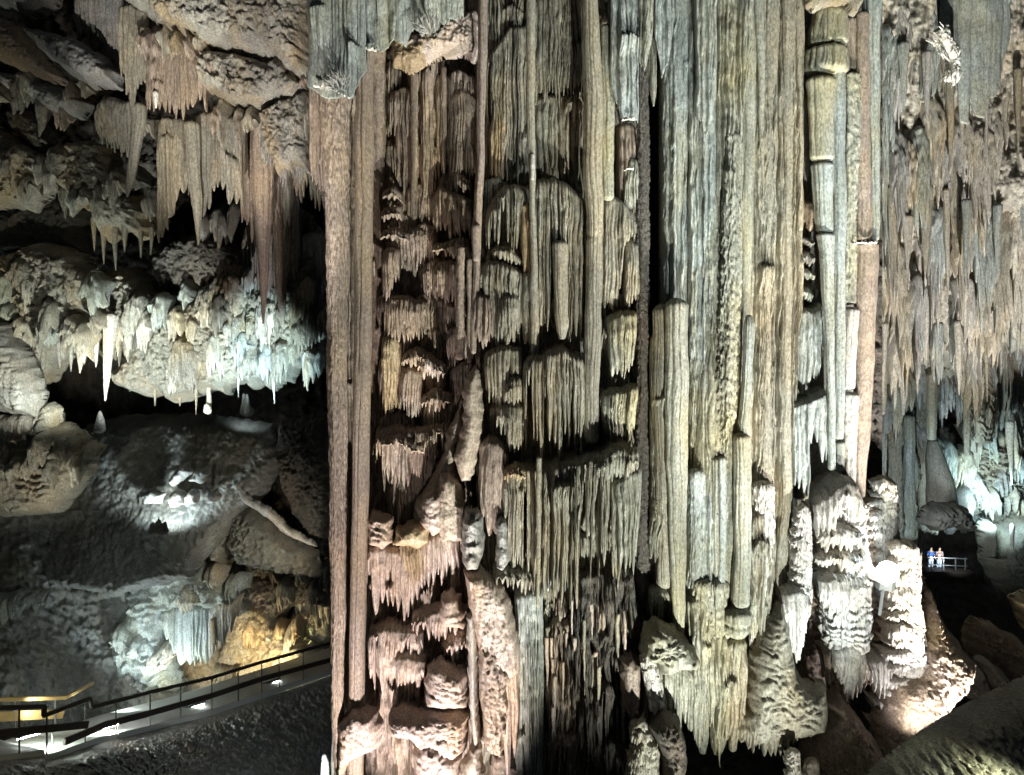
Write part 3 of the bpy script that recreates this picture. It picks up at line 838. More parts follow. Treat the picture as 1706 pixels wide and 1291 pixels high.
# --- the fluted shafts, right of the black cleft
F = thing("fluted_column", pt(1195, 1270, 19.4), "smooth pale green fluted column of many tall upright shafts just right of the black cleft", "stone column", None)
C("core", F, "green_limestone", [(1102, -80), (1342, -80)], [(1102, 1090), (1240, 1200), (1330, 1080)], 19.7, 700, fl=20, amp=.16, fold=60, famp=.2, fringe=4, lump=.08, res=2.5, vres=6)
for k, (m, pts, Y, op) in enumerate([
    ("green_limestone", [(150, 1106, 1124), (400, 1108, 1124), (560, 1110, 1130)], 19.34, dict(nf=6)),
    ("bluish_limestone", [(-40, 1114, 1152), (180, 1116, 1150), (330, 1122, 1144), (450, 1126, 1142), (560, 1128, 1138)], 18.99, dict(nf=9)),
    ("green_limestone", [(200, 1136, 1150), (450, 1142, 1154), (620, 1143, 1152)], 19.14, dict(nf=5)),
    ("bluish_limestone", [(-40, 1150, 1198), (220, 1152, 1196), (420, 1148, 1192), (640, 1148, 1190)], 18.89, dict(nf=8, amp=.10, lump=.05)),
    ("green_limestone", [(-40, 1192, 1240), (230, 1194, 1238), (420, 1180, 1236), (620, 1160, 1238), (850, 1150, 1238), (1000, 1150, 1236)], 18.79, dict(nf=12, amp=.15, lump=.05, grain=.02, depth=.8)),
    ("green_limestone", [(220, 1210, 1230), (350, 1208, 1232), (500, 1200, 1230), (640, 1196, 1226), (800, 1198, 1222), (860, 1200, 1218)], 18.44, dict(bead=(9, .30), lump=.35, grain=.3, depth=.8)),
    ("green_limestone", [(-40, 1230, 1262), (220, 1234, 1260), (480, 1228, 1252), (640, 1226, 1244)], 18.74, dict(nf=7, amp=.12)),
    ("olive_limestone", [(-40, 1262, 1296), (250, 1262, 1292), (500, 1256, 1288), (760, 1258, 1287), (1000, 1252, 1290), (1080, 1250, 1268)], 18.84, dict(nf=8, grain=.08)),
    ("green_limestone", [(-40, 1252, 1270), (120, 1262, 1274), (260, 1266, 1273), (330, 1269, 1272)], 18.59, dict(nf=5)),
    ("olive_limestone", [(-40, 1296, 1326), (220, 1302, 1324), (480, 1300, 1322), (860, 1296, 1319), (1000, 1284, 1312)], 18.79, dict(nf=7, grain=.08)),
    ("olive_limestone", [(-40, 1320, 1340), (220, 1322, 1338), (385, 1326, 1337)], 18.84, dict(nf=6)),
    ("bluish_limestone", [(385, 1284, 1296), (700, 1284, 1296), (1000, 1276, 1292)], 19.24, dict(nf=5, bead=(30, .1))),
    # short thick shafts with shoulders
    ("olive_limestone", [(506, 1096, 1106), (516, 1088, 1114), (620, 1085, 1118), (800, 1090, 1120), (980, 1094, 1124)], 18.55, dict(nf=13, amp=.17)),
    ("green_limestone", [(496, 1116, 1136), (508, 1108, 1145), (700, 1106, 1145), (900, 1112, 1143), (1068, 1124, 1140), (1080, 1130, 1136)], 18.35, dict(nf=13, amp=.17, lump=.04, grain=.02)),
    ("bluish_limestone", [(524, 1243, 1252), (540, 1240, 1260), (620, 1236, 1253), (760, 1226, 1248), (1016, 1222, 1248)], 18.3, dict(nf=13, amp=.17)),
    ("green_limestone", [(720, 1222, 1250), (900, 1220, 1250), (1014, 1218, 1250)], 18.25, dict(nf=17, amp=.12)),
    ("bluish_limestone", [(780, 1146, 1172), (930, 1148, 1170), (1000, 1152, 1166)], 18.45, dict(nf=13, lump=.25, grain=.2)),
    ("green_limestone", [(760, 1186, 1206), (1000, 1184, 1204), (1100, 1186, 1200)], 18.4, dict(nf=8, amp=.2)),
    ("bluish_limestone", [(760, 1196, 1210), (1000, 1196, 1208)], 18.3, dict(nf=8, amp=.2)),
    ("pale_calcite", [(800, 1250, 1290), (900, 1252, 1290), (1000, 1250, 1278), (1080, 1248, 1260)], 18.6, dict(nf=15, lump=.3, grain=.2)),
    ("green_limestone", [(1010, 1206, 1250), (1020, 1204, 1252), (1044, 1206, 1250), (1064, 1210, 1246)], 18.25, dict(nf=15, joints=(1040, 1056))),
    ("green_limestone", [(1060, 1208, 1246), (1150, 1210, 1238), (1252, 1216, 1228)], 18.3, dict(nf=11, amp=.2)),
    ("green_limestone", [(960, 1150, 1186), (1100, 1154, 1184), (1230, 1160, 1180), (1256, 1166, 1176)], 18.45, dict(nf=13, lump=.3, grain=.2)),
    ("green_limestone", [(960, 1176, 1212), (1100, 1180, 1210), (1240, 1184, 1208), (1258, 1190, 1200)], 18.4, dict(nf=13, lump=.3, grain=.2)),
    ("green_limestone", [(1105, 1124, 1136), (1200, 1126, 1135), (1228, 1130, 1133)], 18.15, dict(nf=8)),
]):
    shaft("shaft", F, m, pts, Y, 710 + k, **op)
for k, (m, tp, bt, Y, op) in enumerate([
    ("bluish_limestone", [(1106, -60), (1156, -60)], [(1106, 560), (1130, 640), (1156, 600)], 18.95, dict(fl=7, fold=22)),
    ("bluish_limestone", [(1148, -60), (1200, -60)], [(1148, 700), (1175, 820), (1200, 760)], 18.72, dict(fl=6, fold=17, amp=.14)),
    ("green_limestone", [(1194, -60), (1240, -60)], [(1194, 420), (1215, 520), (1240, 460)], 18.55, dict(fl=8, fold=20, amp=.12)),
    ("green_limestone", [(1150, 330), (1190, 300), (1240, 320)], [(1150, 1030), (1190, 1120), (1240, 1040)], 18.62, dict(fl=6, fold=26, amp=.08, lip=60)),
    ("olive_limestone", [(1236, -60), (1296, -60)], [(1236, 930), (1262, 1060), (1296, 980)], 18.72, dict(fl=6, fold=19, amp=.13)),
    ("olive_limestone", [(1290, -60), (1342, -60)], [(1290, 900), (1310, 1010), (1342, 420)], 18.8, dict(fl=6, fold=16, amp=.13)),
    ("green_limestone", [(1086, 560), (1112, 548), (1150, 556)], [(1086, 960), (1120, 1010), (1150, 980)], 18.5, dict(fl=7, fold=20, amp=.09)),
    ("green_limestone", [(1148, 1000), (1166, 990), (1186, 1000)], [(1148, 1180), (1166, 1236), (1186, 1200)], 18.22, dict(fl=5, fold=16)),
    ("green_limestone", [(1180, 1060), (1198, 1050), (1216, 1058)], [(1180, 1220), (1198, 1256), (1216, 1230)], 18.2, dict(fl=5, fold=16)),
    ("olive_limestone", [(1206, 1070), (1226, 1062), (1248, 1070)], [(1206, 1210), (1224, 1254), (1248, 1170)], 18.12, dict(fl=5, fold=14)),
    ("olive_limestone", [(1246, 860), (1266, 850), (1290, 860)], [(1246, 1020), (1266, 1090), (1290, 1020)], 18.4, dict(fl=5, fold=14)),
    ("bluish_limestone", [(1146, 800), (1180, 780), (1214, 800)], [(1146, 990), (1180, 1040), (1214, 1000)], 18.42, dict(fl=6, fold=18, amp=.1, lip=30)),
]):
    C("drapery", F, m, tp, bt, Y, 770 + k * 3, fringe=24, wob=3.5, back=.35, famp=.20, sub=1, lump=.10, **op)
for k, (m, tp, bt, Y, op) in enumerate([
    ("green_limestone", [(1064, -60), (1090, -60)], [(1064, 90), (1074, 120), (1090, 60)], 18.4, dict(fringe=4, fl=8, side=.15)),
    ("bluish_limestone", [(1090, -60), (1124, -60)], [(1090, 50), (1104, 128), (1112, 110), (1124, 40)], 18.5, dict(fringe=5, fl=8, side=.15)),
    ("green_limestone", [(1080, 50), (1096, 50)], [(1080, 140), (1091, 180), (1096, 150)], 18.8, dict(fringe=5, fl=6)),
    ("bluish_limestone", [(1160, -60), (1196, -60)], [(1160, 180), (1176, 230), (1196, 150)], 18.45, dict(fringe=8, fl=11, side=.2)),
    ("green_limestone", [(1232, -60), (1256, -60)], [(1232, 130), (1240, 180), (1256, 90)], 18.4, dict(fringe=6, fl=8, side=.2)),
    ("green_limestone", [(1082, 984), (1100, 978), (1126, 984)], [(1082, 1040), (1126, 1036)], 18.5, dict(fringe=12, fl=6)),
    ("green_limestone", [(1090, 1112), (1110, 1100), (1140, 1100), (1156, 1108)], [(1090, 1120), (1112, 1190), (1128, 1222), (1156, 1170)], 18.15, dict(fringe=22, fl=7, gap=.1)),
    ("green_limestone", [(1138, 1120), (1160, 1112), (1180, 1120)], [(1138, 1180), (1160, 1240), (1180, 1225)], 18.2, dict(fringe=14, fl=7)),
    ("green_limestone", [(1240, 985), (1260, 978), (1284, 984)], [(1240, 1060), (1262, 1075), (1284, 1020)], 18.45, dict(fringe=14, fl=7)),
]):
    C("drapery", F, m, tp, bt, Y, 800 + k, **op)
for k, (m, poly, Y, d, R, op) in enumerate([
    ("green_limestone", [(1062, 1080), (1074, 1036), (1092, 1026), (1124, 1040), (1150, 1070), (1164, 1090), (1160, 1112), (1130, 1112), (1098, 1122), (1092, 1100), (1070, 1098)], 18.3, .55, 28, dict(rip=(11, .10), lump=(.4, .04), flute=(5, .03))),
    ("olive_limestone", [(1240, 1130), (1252, 1070), (1276, 1010), (1296, 996), (1312, 1040), (1322, 1110), (1336, 1130), (1370, 1130), (1376, 1170), (1370, 1212), (1300, 1228), (1240, 1236), (1226, 1200)], 18.6, .7, 44, dict(rip=(10, .08), lump=(.5, .05), flute=(5, .03))),
    ("green_limestone", [(1150, 1000), (1190, 980), (1240, 1000), (1240, 1150), (1200, 1200), (1160, 1180)], 18.75, .4, 30, dict(lump=(.12, .10), drip=(.15, .08))),
]):
    mass("flow_mound", F, m, poly, Y, d, 830 + k, R=R, res=2.0, **op)
C("drapery", F, "olive_limestone", [(1228, 1196), (1260, 1180), (1310, 1180), (1350, 1184), (1376, 1190)], [(1228, 1248), (1262, 1250), (1300, 1248), (1340, 1236), (1376, 1206)], 18.0, 840, fringe=12, fl=6, lip=20, back=.5)
# ================================================================== RIGHT HAND COLUMN, TOWERS, FAR WALL
S = thing("segmented_column", pt(1400, 800, 19.2), "pale cracked column of stacked stone segments standing right of the smooth fluted column", "stone column", None)
for k, (m, pts, Y, op) in enumerate([
    ("green_limestone", [(14, 1362, 1400), (24, 1358, 1408), (70, 1352, 1410), (79, 1350, 1410)], 18.9, dict(nf=9, lump=.12)),
    ("green_limestone", [(80, 1346, 1408), (88, 1342, 1410), (118, 1342, 1410), (128, 1346, 1406)], 18.9, dict(nf=12)),
    ("green_limestone", [(128, 1352, 1386), (136, 1343, 1390), (180, 1346, 1386), (264, 1352, 1386), (270, 1354, 1384)], 18.7, dict(nf=12, lump=.15)),
    ("bluish_limestone", [(270, 1354, 1386), (276, 1352, 1387), (388, 1361, 1387)], 18.7, dict(nf=10, lump=.15)),
    ("bluish_limestone", [(388, 1358, 1389), (394, 1361, 1389), (420, 1366, 1389), (600, 1377, 1391), (784, 1381, 1393)], 18.6, dict(nf=6)),
    ("bluish_limestone", [(96, 1386, 1406), (300, 1387, 1408), (560, 1390, 1408), (733, 1392, 1407)], 18.8, dict(nf=6, amp=.12)),
    ("bluish_limestone", [(733, 1392, 1408), (740, 1391, 1408), (786, 1390, 1406)], 18.78, dict(nf=6)),
    ("brown_limestone", [(30, 1404, 1428), (120, 1406, 1428)], 19.1, dict(nf=7)),
    ("green_limestone", [(122, 1404, 1430), (250, 1404, 1428), (400, 1402, 1424), (508, 1404, 1426)], 18.95, dict(bead=(10, .3), lump=.2)),
    ("pale_calcite", [(511, 1402, 1428), (516, 1401, 1430), (650, 1400, 1426)], 18.9, dict(nf=9, lump=.2)),
    ("pale_calcite", [(652, 1400, 1426), (660, 1401, 1430), (820, 1402, 1424)], 18.9, dict(nf=7, bead=(15, .15))),
    ("brown_limestone", [(20, 1424, 1446), (250, 1424, 1450), (404, 1424, 1452)], 19.0, dict(nf=6, amp=.1)),
    ("bluish_limestone", [(-40, 1436, 1468), (60, 1440, 1466), (250, 1446, 1464), (402, 1450, 1465)], 19.1, dict(nf=7)),
    ("brown_limestone", [(403, 1420, 1463), (420, 1424, 1463), (600, 1424, 1455), (700, 1422, 1450), (830, 1420, 1440)], 19.0, dict(nf=5, amp=.06, lump=.03, depth=.9)),
]):
    op.setdefault("lump", .16)
    shaft("shaft", S, m, pts, Y, 900 + k, dome=5, wv=.10, **op)
broken_edge(S, [(1421, 408), (1432, 404), (1445, 406), (1462, 404)], 2.5, 18.72, 930)
tag(sheet("cave_wall", "dark_limestone", [(400, 600, 23), (1500, 600, 23), (900, 0, 23), (900, 1300, 23)], 560, 1470, -120, 1400, 939, res=6, lump=(1.0, .4)), kind="structure")  # dark backing sheet added behind the column so its gaps stay black
C("core", S, "grey_limestone", [(1318, -60), (1440, -60)], [(1318, 820), (1440, 820)], 19.7, 931, fl=14, amp=.12, fringe=3, res=2.5, vres=6)
for k, (m, tp, bt, Y, op) in enumerate([
    ("brown_limestone", [(1326, 330), (1342, 326), (1360, 334)], [(1326, 384), (1360, 388)], 19.3, dict(fringe=6)),
    ("grey_limestone", [(1322, 396), (1340, 390), (1360, 396)], [(1322, 408), (1360, 410)], 19.1, dict(fringe=4, back=.5, lip=8)),
    ("grey_limestone", [(1322, 424), (1342, 414), (1362, 420)], [(1322, 440), (1362, 440)], 19.1, dict(fringe=5, lip=10)),
    ("bluish_limestone", [(1322, 450), (1342, 442), (1362, 450)], [(1322, 466), (1362, 468)], 19.05, dict(fringe=5, lip=10)),
    ("bluish_limestone", [(1322, 480), (1342, 472), (1358, 480)], [(1322, 496), (1358, 500)], 19.05, dict(fringe=5, lip=10)),
    ("bluish_limestone", [(1319, 516), (1340, 510), (1358, 508), (1378, 500)], [(1319, 640), (1345, 648), (1362, 620), (1378, 600)], 18.9, dict(fringe=16, fl=7, gap=.1, back=.7, amp=.1)),
    ("bluish_limestone", [(1317, 672), (1336, 664), (1360, 656), (1384, 644)], [(1317, 790), (1345, 802), (1384, 770)], 18.6, dict(fringe=24, fl=6, gap=.18, back=.9, amp=.09, lip=12)),
]):
    C("drapery", S, m, tp, bt, Y, 940 + k, **op)
mass("flow_mound", S, "smooth_flowstone", [(1320, 832), (1328, 806), (1350, 800), (1384, 780), (1400, 786), (1394, 812), (1360, 836)], 19.4, .5, 950, R=20, lump=(.4, .05))

# layered towers
def tower(label, m, pts, Y, seed, tiers, extra=(), nf=16, caps=0, **op):
    o = thing("stalagmite", pt((pts[-1][1] + pts[-1][2]) / 2, pts[-1][0], Y), label, "stalagmite", "layered stalagmite towers at the right")
    shaft("body", o, m, pts, Y, seed, nf=nf, tiers=tiers, lump=.14, amp=.10, vres=1.6, bend=3, **op)
    for k, e in enumerate(extra):
        C("drapery", o, m, *e[:2], Y - e[2], seed * 3 + k, **e[3])
    if caps:
        r_ = np.random.RandomState(seed)
        P_ = np.asarray(pts, float)
        y = P_[0, 0] + 6
        k = 0
        while y < P_[-1, 0] - caps:
            xl, xr = np.interp(y + caps * .6, P_[:, 0], P_[:, 1]), np.interp(y + caps * .6, P_[:, 0], P_[:, 2])
            rr_ = (xr - xl) / 2
            w0, w1 = xl + r_.uniform(-2, .25 * rr_), xr - r_.uniform(-2, .25 * rr_)
            h_ = caps * r_.uniform(.8, 1.7)
            C("drip_cap", o, m, [(w0, y + 5), ((w0 + w1) / 2 + r_.uniform(-5, 5), y - 4), (w1, y + 5)], [(w0, y + h_ * .7), ((w0 + w1) / 2, y + h_), (w1, y + h_ * .7)],
              Y - rr_ * mpp(Y) * .93, seed * 7 + k, fl=4, amp=.07, famp=.06, fold=14, fringe=caps * .28, lip=6, back=rr_ * mpp(Y) * .8, side=rr_ * mpp(Y) * .75, lump=.10, res=.8, vres=1.8, sub=0, wob=1.5, lipn=3)
            y += caps * r_.uniform(.7, 1.15)
            k += 1
    return o


tower("slim pagoda-like stalagmite tower right of the pale green fluted column, ending in a pointed fringe", "pale_calcite",
      [(838, 1330, 1338), (852, 1326, 1348), (900, 1322, 1352), (1000, 1316, 1352), (1010, 1318, 1350)], 18.5, 960, (8, .12), caps=20, extra=
      [([(1308, 985), (1330, 978), (1354, 985)], [(1308, 1030), (1322, 1095), (1331, 1116), (1340, 1085), (1354, 1030)], .35, dict(fl=6, fringe=8))])
tower("broad bulging stalagmite tower with caps of pale drips, left of the glaring lamp", "pale_calcite",
      [(822, 1372, 1420), (838, 1366, 1440), (870, 1370, 1436), (930, 1366, 1444), (980, 1364, 1446), (1050, 1368, 1446), (1088, 1380, 1444)], 18.9, 962, (13, .16),
      [([(1362, 834), (1380, 812), (1410, 790), (1430, 796), (1446, 830)], [(1362, 880), (1376, 930), (1400, 852), (1446, 880)], .65, dict(fl=5, fringe=10, back=.7, lip=22)),
       ([(1368, 884), (1400, 872), (1444, 884)], [(1368, 905), (1400, 920), (1444, 905)], .72, dict(fl=5, fringe=9, lip=10)),
       ([(1366, 926), (1404, 914), (1446, 928)], [(1366, 944), (1404, 952), (1446, 944)], .74, dict(fl=5, fringe=8, lip=10)),
       ([(1370, 966), (1410, 956), (1448, 968)], [(1370, 1000), (1410, 1030), (1448, 1000)], .74, dict(fl=5, fringe=12, lip=12)),
       ([(1394, 1080), (1420, 1070), (1446, 1080)], [(1394, 1130), (1415, 1158), (1446, 1140)], .5, dict(fl=5, fringe=14, lip=14))], nf=22)
tower("rounded stalagmite tower rising behind the glaring lamp", "pale_calcite",
      [(792, 1464, 1482), (806, 1456, 1492), (850, 1450, 1496), (900, 1448, 1497), (960, 1450, 1494), (1010, 1456, 1490)], 20.2, 964, (11, .10), caps=19)
tower("glaring white stalagmite tower right of the lamp, down to the lit floor", "pale_calcite",
      [(898, 1500, 1516), (910, 1488, 1526), (1000, 1484, 1530), (1060, 1474, 1540), (1150, 1468, 1552), (1240, 1462, 1560)], 19.6, 966, (11, .08), caps=24)
tower("small ringed stalagmite stump at the bottom edge under the fluted column's fringe", "pale_calcite",
      [(1246, 1316, 1330), (1252, 1313, 1334), (1310, 1310, 1338)], 17.6, 968, (9, .1), caps=13)
tower("low stubby pale stalagmite beside the small ringed stump at the bottom edge", "smooth_flowstone",
      [(1262, 1346, 1358), (1270, 1340, 1362), (1310, 1336, 1366)], 17.8, 969, (12, .2))
tower("dark layered stalagmite below the black cleft at the bottom edge", "olive_limestone",
      [(1198, 1052, 1066), (1206, 1049, 1072), (1240, 1052, 1096), (1310, 1040, 1100)], 17.7, 970, (15, .15), caps=22)
tower("leaning stack of pale rounded drip caps under the flared mound of the fluted column", "pale_calcite",
      [(1088, 1070, 1084), (1096, 1066, 1092), (1140, 1074, 1104), (1190, 1086, 1110)], 18.0, 971, (14, .15), caps=18)
tag(mass("boulder", None, "dark_limestone", [(1076, 1200), (1100, 1178), (1128, 1190), (1140, 1226), (1142, 1262), (1128, 1310), (1092, 1310), (1100, 1250)], 17.9, .6, 972, R=22, lump=(.3, .22)),
    "dark glistening boulder right of the dark layered stalagmite at the bottom edge", "boulder")
tag(mass("boulder", None, "rosy_rock", [(1366, 1160), (1380, 1140), (1392, 1140), (1402, 1160), (1420, 1180), (1462, 1240), (1470, 1310), (1360, 1310), (1340, 1280), (1330, 1240), (1352, 1200), (1370, 1170)], 18.9, .8, 973, R=40, lump=(.4, .22)),
    "smooth reddish brown bank between the fluted column's fringe and the lit floor", "rock")
tag(mass("rock_slope", None, "rosy_rock", [(1536, 960), (1552, 1000), (1570, 1040), (1600, 1080), (1616, 1100), (1604, 1140), (1580, 1160), (1560, 1200), (1500, 1246), (1462, 1262), (1452, 1190), (1470, 1120), (1500, 1100), (1520, 1030)], 20.4, .8, 974, R=50, tilt=-1.5, lump=(.7, .20)),
    "brightly lit brown rock slope right of the white stalagmite tower", "rock")
tag(mass("flowstone_bank", None, "pink_limestone", [(1322, 860), (1350, 820), (1380, 800), (1440, 820), (1466, 860), (1500, 900), (1526, 940), (1540, 1010), (1556, 1080), (1566, 1150), (1540, 1210), (1500, 1240), (1466, 1252), (1458, 1190), (1440, 1120), (1420, 1090), (1410, 1170), (1396, 1180), (1384, 1120), (1360, 1180), (1330, 1190), (1316, 1130), (1312, 1000)], 20.7, .5, 991, R=30, rip=(11, .18), lump=(.5, .16), flute=(6, .05)), "craggy pinkish white rippled bank joining the stalagmite towers to the floor", "flowstone")
tag(C("stone_curtain", None, "pink_limestone", [(1380, 1090), (1416, 1078), (1450, 1088)], [(1380, 1130), (1412, 1160), (1450, 1150)], 18.9, 992, fl=5, fringe=16, back=.7), "pinkish fringe hanging over the black hollow under the broad tower", "stone curtain")
tag(C("stone_curtain", None, "pale_calcite", [(1446, 1100), (1466, 1092), (1490, 1100)], [(1446, 1140), (1466, 1160), (1490, 1140)], 19.2, 993, fl=5, fringe=16, back=.6), "pale fringe below the lamp between the two lit towers", "stone curtain")
tag(mass("stone_rib", None, "pale_calcite", [(1430, 900), (1440, 894), (1446, 920), (1450, 940), (1466, 955), (1484, 968), (1476, 978), (1456, 966), (1440, 950), (1432, 930)], 18.35, .15, 975, R=9, res=1.5, lump=(.4, .03)),
    "bright white rib of stone curving down to the glaring lamp", "flowstone")
for k, (poly, Y, m, lab) in enumerate([
    ([(1604, 1050), (1618, 1024), (1640, 1030), (1664, 1046), (1690, 1060), (1712, 1100), (1720, 1150), (1690, 1160), (1660, 1130), (1630, 1110), (1606, 1080)], 24, "rosy_rock", "large brown boulder above the dark foreground ramp at the right edge"),
    ([(1620, 1096), (1634, 1090), (1660, 1110), (1690, 1150), (1660, 1168), (1644, 1166), (1636, 1140)], 22.5, "grey_limestone", "pale grey angular boulder under the large brown one above the foreground ramp"),
    ([(1680, 996), (1700, 984), (1740, 980), (1760, 1050), (1720, 1060), (1700, 1044)], 23, "orange_flowstone", "yellowish boulder cut by the right edge of the photo"),
    ([(1560, 1050), (1572, 1044), (1582, 1052), (1576, 1062), (1564, 1060)], 23, "rosy_rock", "tiny pale rock lying in the dark hollow right of the lit slope"),
    ([(1590, 1110), (1612, 1090), (1622, 1100), (1640, 1150), (1610, 1160), (1580, 1150)], 22.8, "grey_limestone", "grey block in shadow between the lit slope and the pale angular boulder"),
]):
    tag(mass("boulder", None, m, poly, Y, .8, 980 + k, R=26, lump=(.7, .25)), lab, "boulder", "boulders above the ramp")
# foreground ramp
tag(mass("ground", None, "slope_mud", [(1380, 1345), (1440, 1290), (1470, 1262), (1540, 1212), (1600, 1176), (1660, 1146), (1720, 1118), (1850, 1080), (1900, 1500), (1350, 1500)], 13.5, .6, 990, R=60, res=2.5, edge=1.0, tilt=-3.5, soft=True, lump=(.28, .22), grain=.04), kind="structure")

# far right wall and the cave behind
tag(sheet("cave_wall", "cream_limestone", [(1380, -80, 26), (1500, 0, 25.5), (1700, 0, 25), (1500, 300, 26), (1720, 300, 25), (1480, 520, 29), (1600, 520, 29), (1720, 520, 27), (1500, 640, 34), (1620, 640, 34), (1720, 640, 31), (1850, 300, 24)], 1385, 1880, -120, 640, 1001, drip=(.55, .45), lump=(1.0, .25), flute=(9, .14)), kind="structure")
tag(sheet("cave_wall", "cave_rock", [(1380, 500, 37), (1600, 500, 38), (1750, 500, 36), (1450, 800, 34), (1560, 820, 38), (1650, 820, 36), (1750, 820, 33), (1450, 1000, 32), (1700, 940, 40), (1560, 940, 58), (1600, 1000, 55)], 1380, 1900, 470, 872, 1002, rip=(22, .5), lump=(1.0, .5), drip=(.5, .3)), kind="structure")
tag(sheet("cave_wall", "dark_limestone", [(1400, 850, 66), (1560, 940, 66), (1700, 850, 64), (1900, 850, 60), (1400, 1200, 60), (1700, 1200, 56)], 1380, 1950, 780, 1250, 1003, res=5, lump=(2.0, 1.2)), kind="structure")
tag(mass("rock_mass", None, "cave_rock", [(1596, 790), (1602, 752), (1618, 722), (1632, 738), (1650, 728), (1668, 752), (1690, 756), (1712, 780), (1740, 800), (1740, 880), (1690, 880), (1660, 862), (1646, 874), (1628, 852), (1606, 858), (1588, 830)], 34, .7, 1004, R=22, lump=(.34, .62)), "knobbly brightly lit rock behind the railing at the far right", "rock")
tag(mass("rock_mass", None, "cave_rock", [(1640, 905), (1652, 880), (1680, 858), (1720, 850), (1760, 856), (1760, 1000), (1700, 996), (1660, 980), (1640, 950), (1630, 925)], 33, 1.4, 1005, R=44, lump=(.7, .35), rip=(14, .15)), "dark brown rock mound in front of the brightly lit knobbly rock", "rock")
tag(mass("rock_mass", None, "cave_rock", [(1625, 880), (1632, 862), (1648, 866), (1650, 900), (1646, 926), (1634, 926)], 32, .8, 1006, R=14, lump=(.5, .1)), "grey stump of rock beside the far railing", "rock")

# broken curtain at top right
t = thing("broken_drapery", pt(1630, -40, 22.5), "smooth bluish hanging curtain with a snapped lower edge at the top right", "stone curtain", None)
C("curtain_fold", t, "bluish_limestone", [(1572, -60), (1664, -60), (1690, -60)], [(1572, 46), (1596, 86), (1603, 204), (1613, 206), (1617, 160), (1627, 194), (1640, 199), (1646, 170), (1662, 158), (1672, 120), (1690, 60)], 22.5, 1010, fl=16, amp=.03, famp=.08, fold=40, fringe=2, lump=.03, side=.2, tipk=.5)
mass("broken_edge", t, "white_calcite", [(1552, 56), (1566, 42), (1575, 45), (1579, 66), (1590, 80), (1594, 90), (1595, 136), (1589, 143), (1580, 136), (1572, 136), (1576, 104), (1560, 80)], 22.25, .25, 1011, R=9, res=1.5, edge=2, flute=(8, .10), lump=(.35, .08))
shards(t, [(1572, 80, 1540, 66), (1574, 70, 1552, 52), (1576, 66, 1566, 38), (1578, 80, 1572, 48), (1582, 90, 1590, 76), (1586, 100, 1600, 82), (1584, 110, 1566, 138), (1588, 110, 1589, 145), (1590, 110, 1597, 134), (1580, 100, 1560, 84), (1578, 110, 1576, 139)], 22.05, 1013, w=1.3, mat="white_calcite")
tag(mass("ceiling_rock", None, "ceiling_limestone", [(1340, -40), (1440, -40), (1432, 6), (1424, 30), (1414, 24), (1408, 10), (1380, 12), (1352, 22), (1342, 12)], 18.6, .5, 1012, R=18, lump=(.3, .1)), "yellowish rock cap above the topmost segment of the cracked column", "rock")


# ---- stalactites: each one a thing
ORD = ["first", "second", "third", "fourth", "fifth", "sixth", "seventh", "eighth", "ninth", "tenth", "eleventh", "twelfth",
       "thirteenth", "fourteenth", "fifteenth", "sixteenth", "seventeenth", "eighteenth", "nineteenth", "twentieth"]


def stalactites(where, group, items, seed, word="stalactite"):
    """items: (x, y_top, y_tip, width, Y, material, adjective)"""
    items = sorted(items)
    for k, (x, a, b, w_, Y, m, adj) in enumerate(items):
        r_ = random.Random(seed * 100 + k)
        s = r_.uniform(-.06, .06) * (b - a) * .3
        h = b - a
        pts = [(a, x - w_ * .55, x + w_ * .55), (a + h * .3, x - w_ * .46 + s * .3, x + w_ * .46 + s * .3), (a + h * .7, x - w_ * .27 + s * .7, x + w_ * .27 + s * .7),
               (a + h * .93, x - w_ * .12 + s, x + w_ * .12 + s), (b, x - .7 + s, x + .7 + s)]
        o = shaft(word, None, m, pts, Y, seed * 37 + k, nf=max(4, int(w_ / 4)), amp=.22, lump=.35, bend=1.5)
        tag(o, "%s %s, %s from left %s" % (adj, word, ORD[k], where), word, group)


rs = np.random.RandomState(77)
mats = ["cream_limestone", "grey_limestone", "olive_limestone", "pale_calcite", "bluish_limestone", "cream_limestone"]
adjs = {"cream_limestone": "cream", "green_limestone": "greenish", "cave_rock": "buff", "pale_calcite": "pale", "olive_limestone": "olive", "brown_limestone": "brown", "bluish_limestone": "bluish", "grey_limestone": "grey"}


def rowitems(n, x0, x1, ytop, ytip, w0, w1, Y):
    out = []
    for q in range(n):
        x = x0 + (x1 - x0) * (q + .5 + rs.uniform(-.35, .35)) / n
        m = mats[rs.randint(len(mats))]
        a = rs.uniform(*ytop)
        b = rs.uniform(*ytip)
        w_ = rs.uniform(w0, w1)
        adj = ("long " if b - a > 190 else "short " if b - a < 100 else "") + ("thin " if w_ < (w0 + w1) / 2 else "thick ") + adjs[m]
        out.append((x, a, b, w_, Y + rs.uniform(-.3, .3), m, adj))
    return out


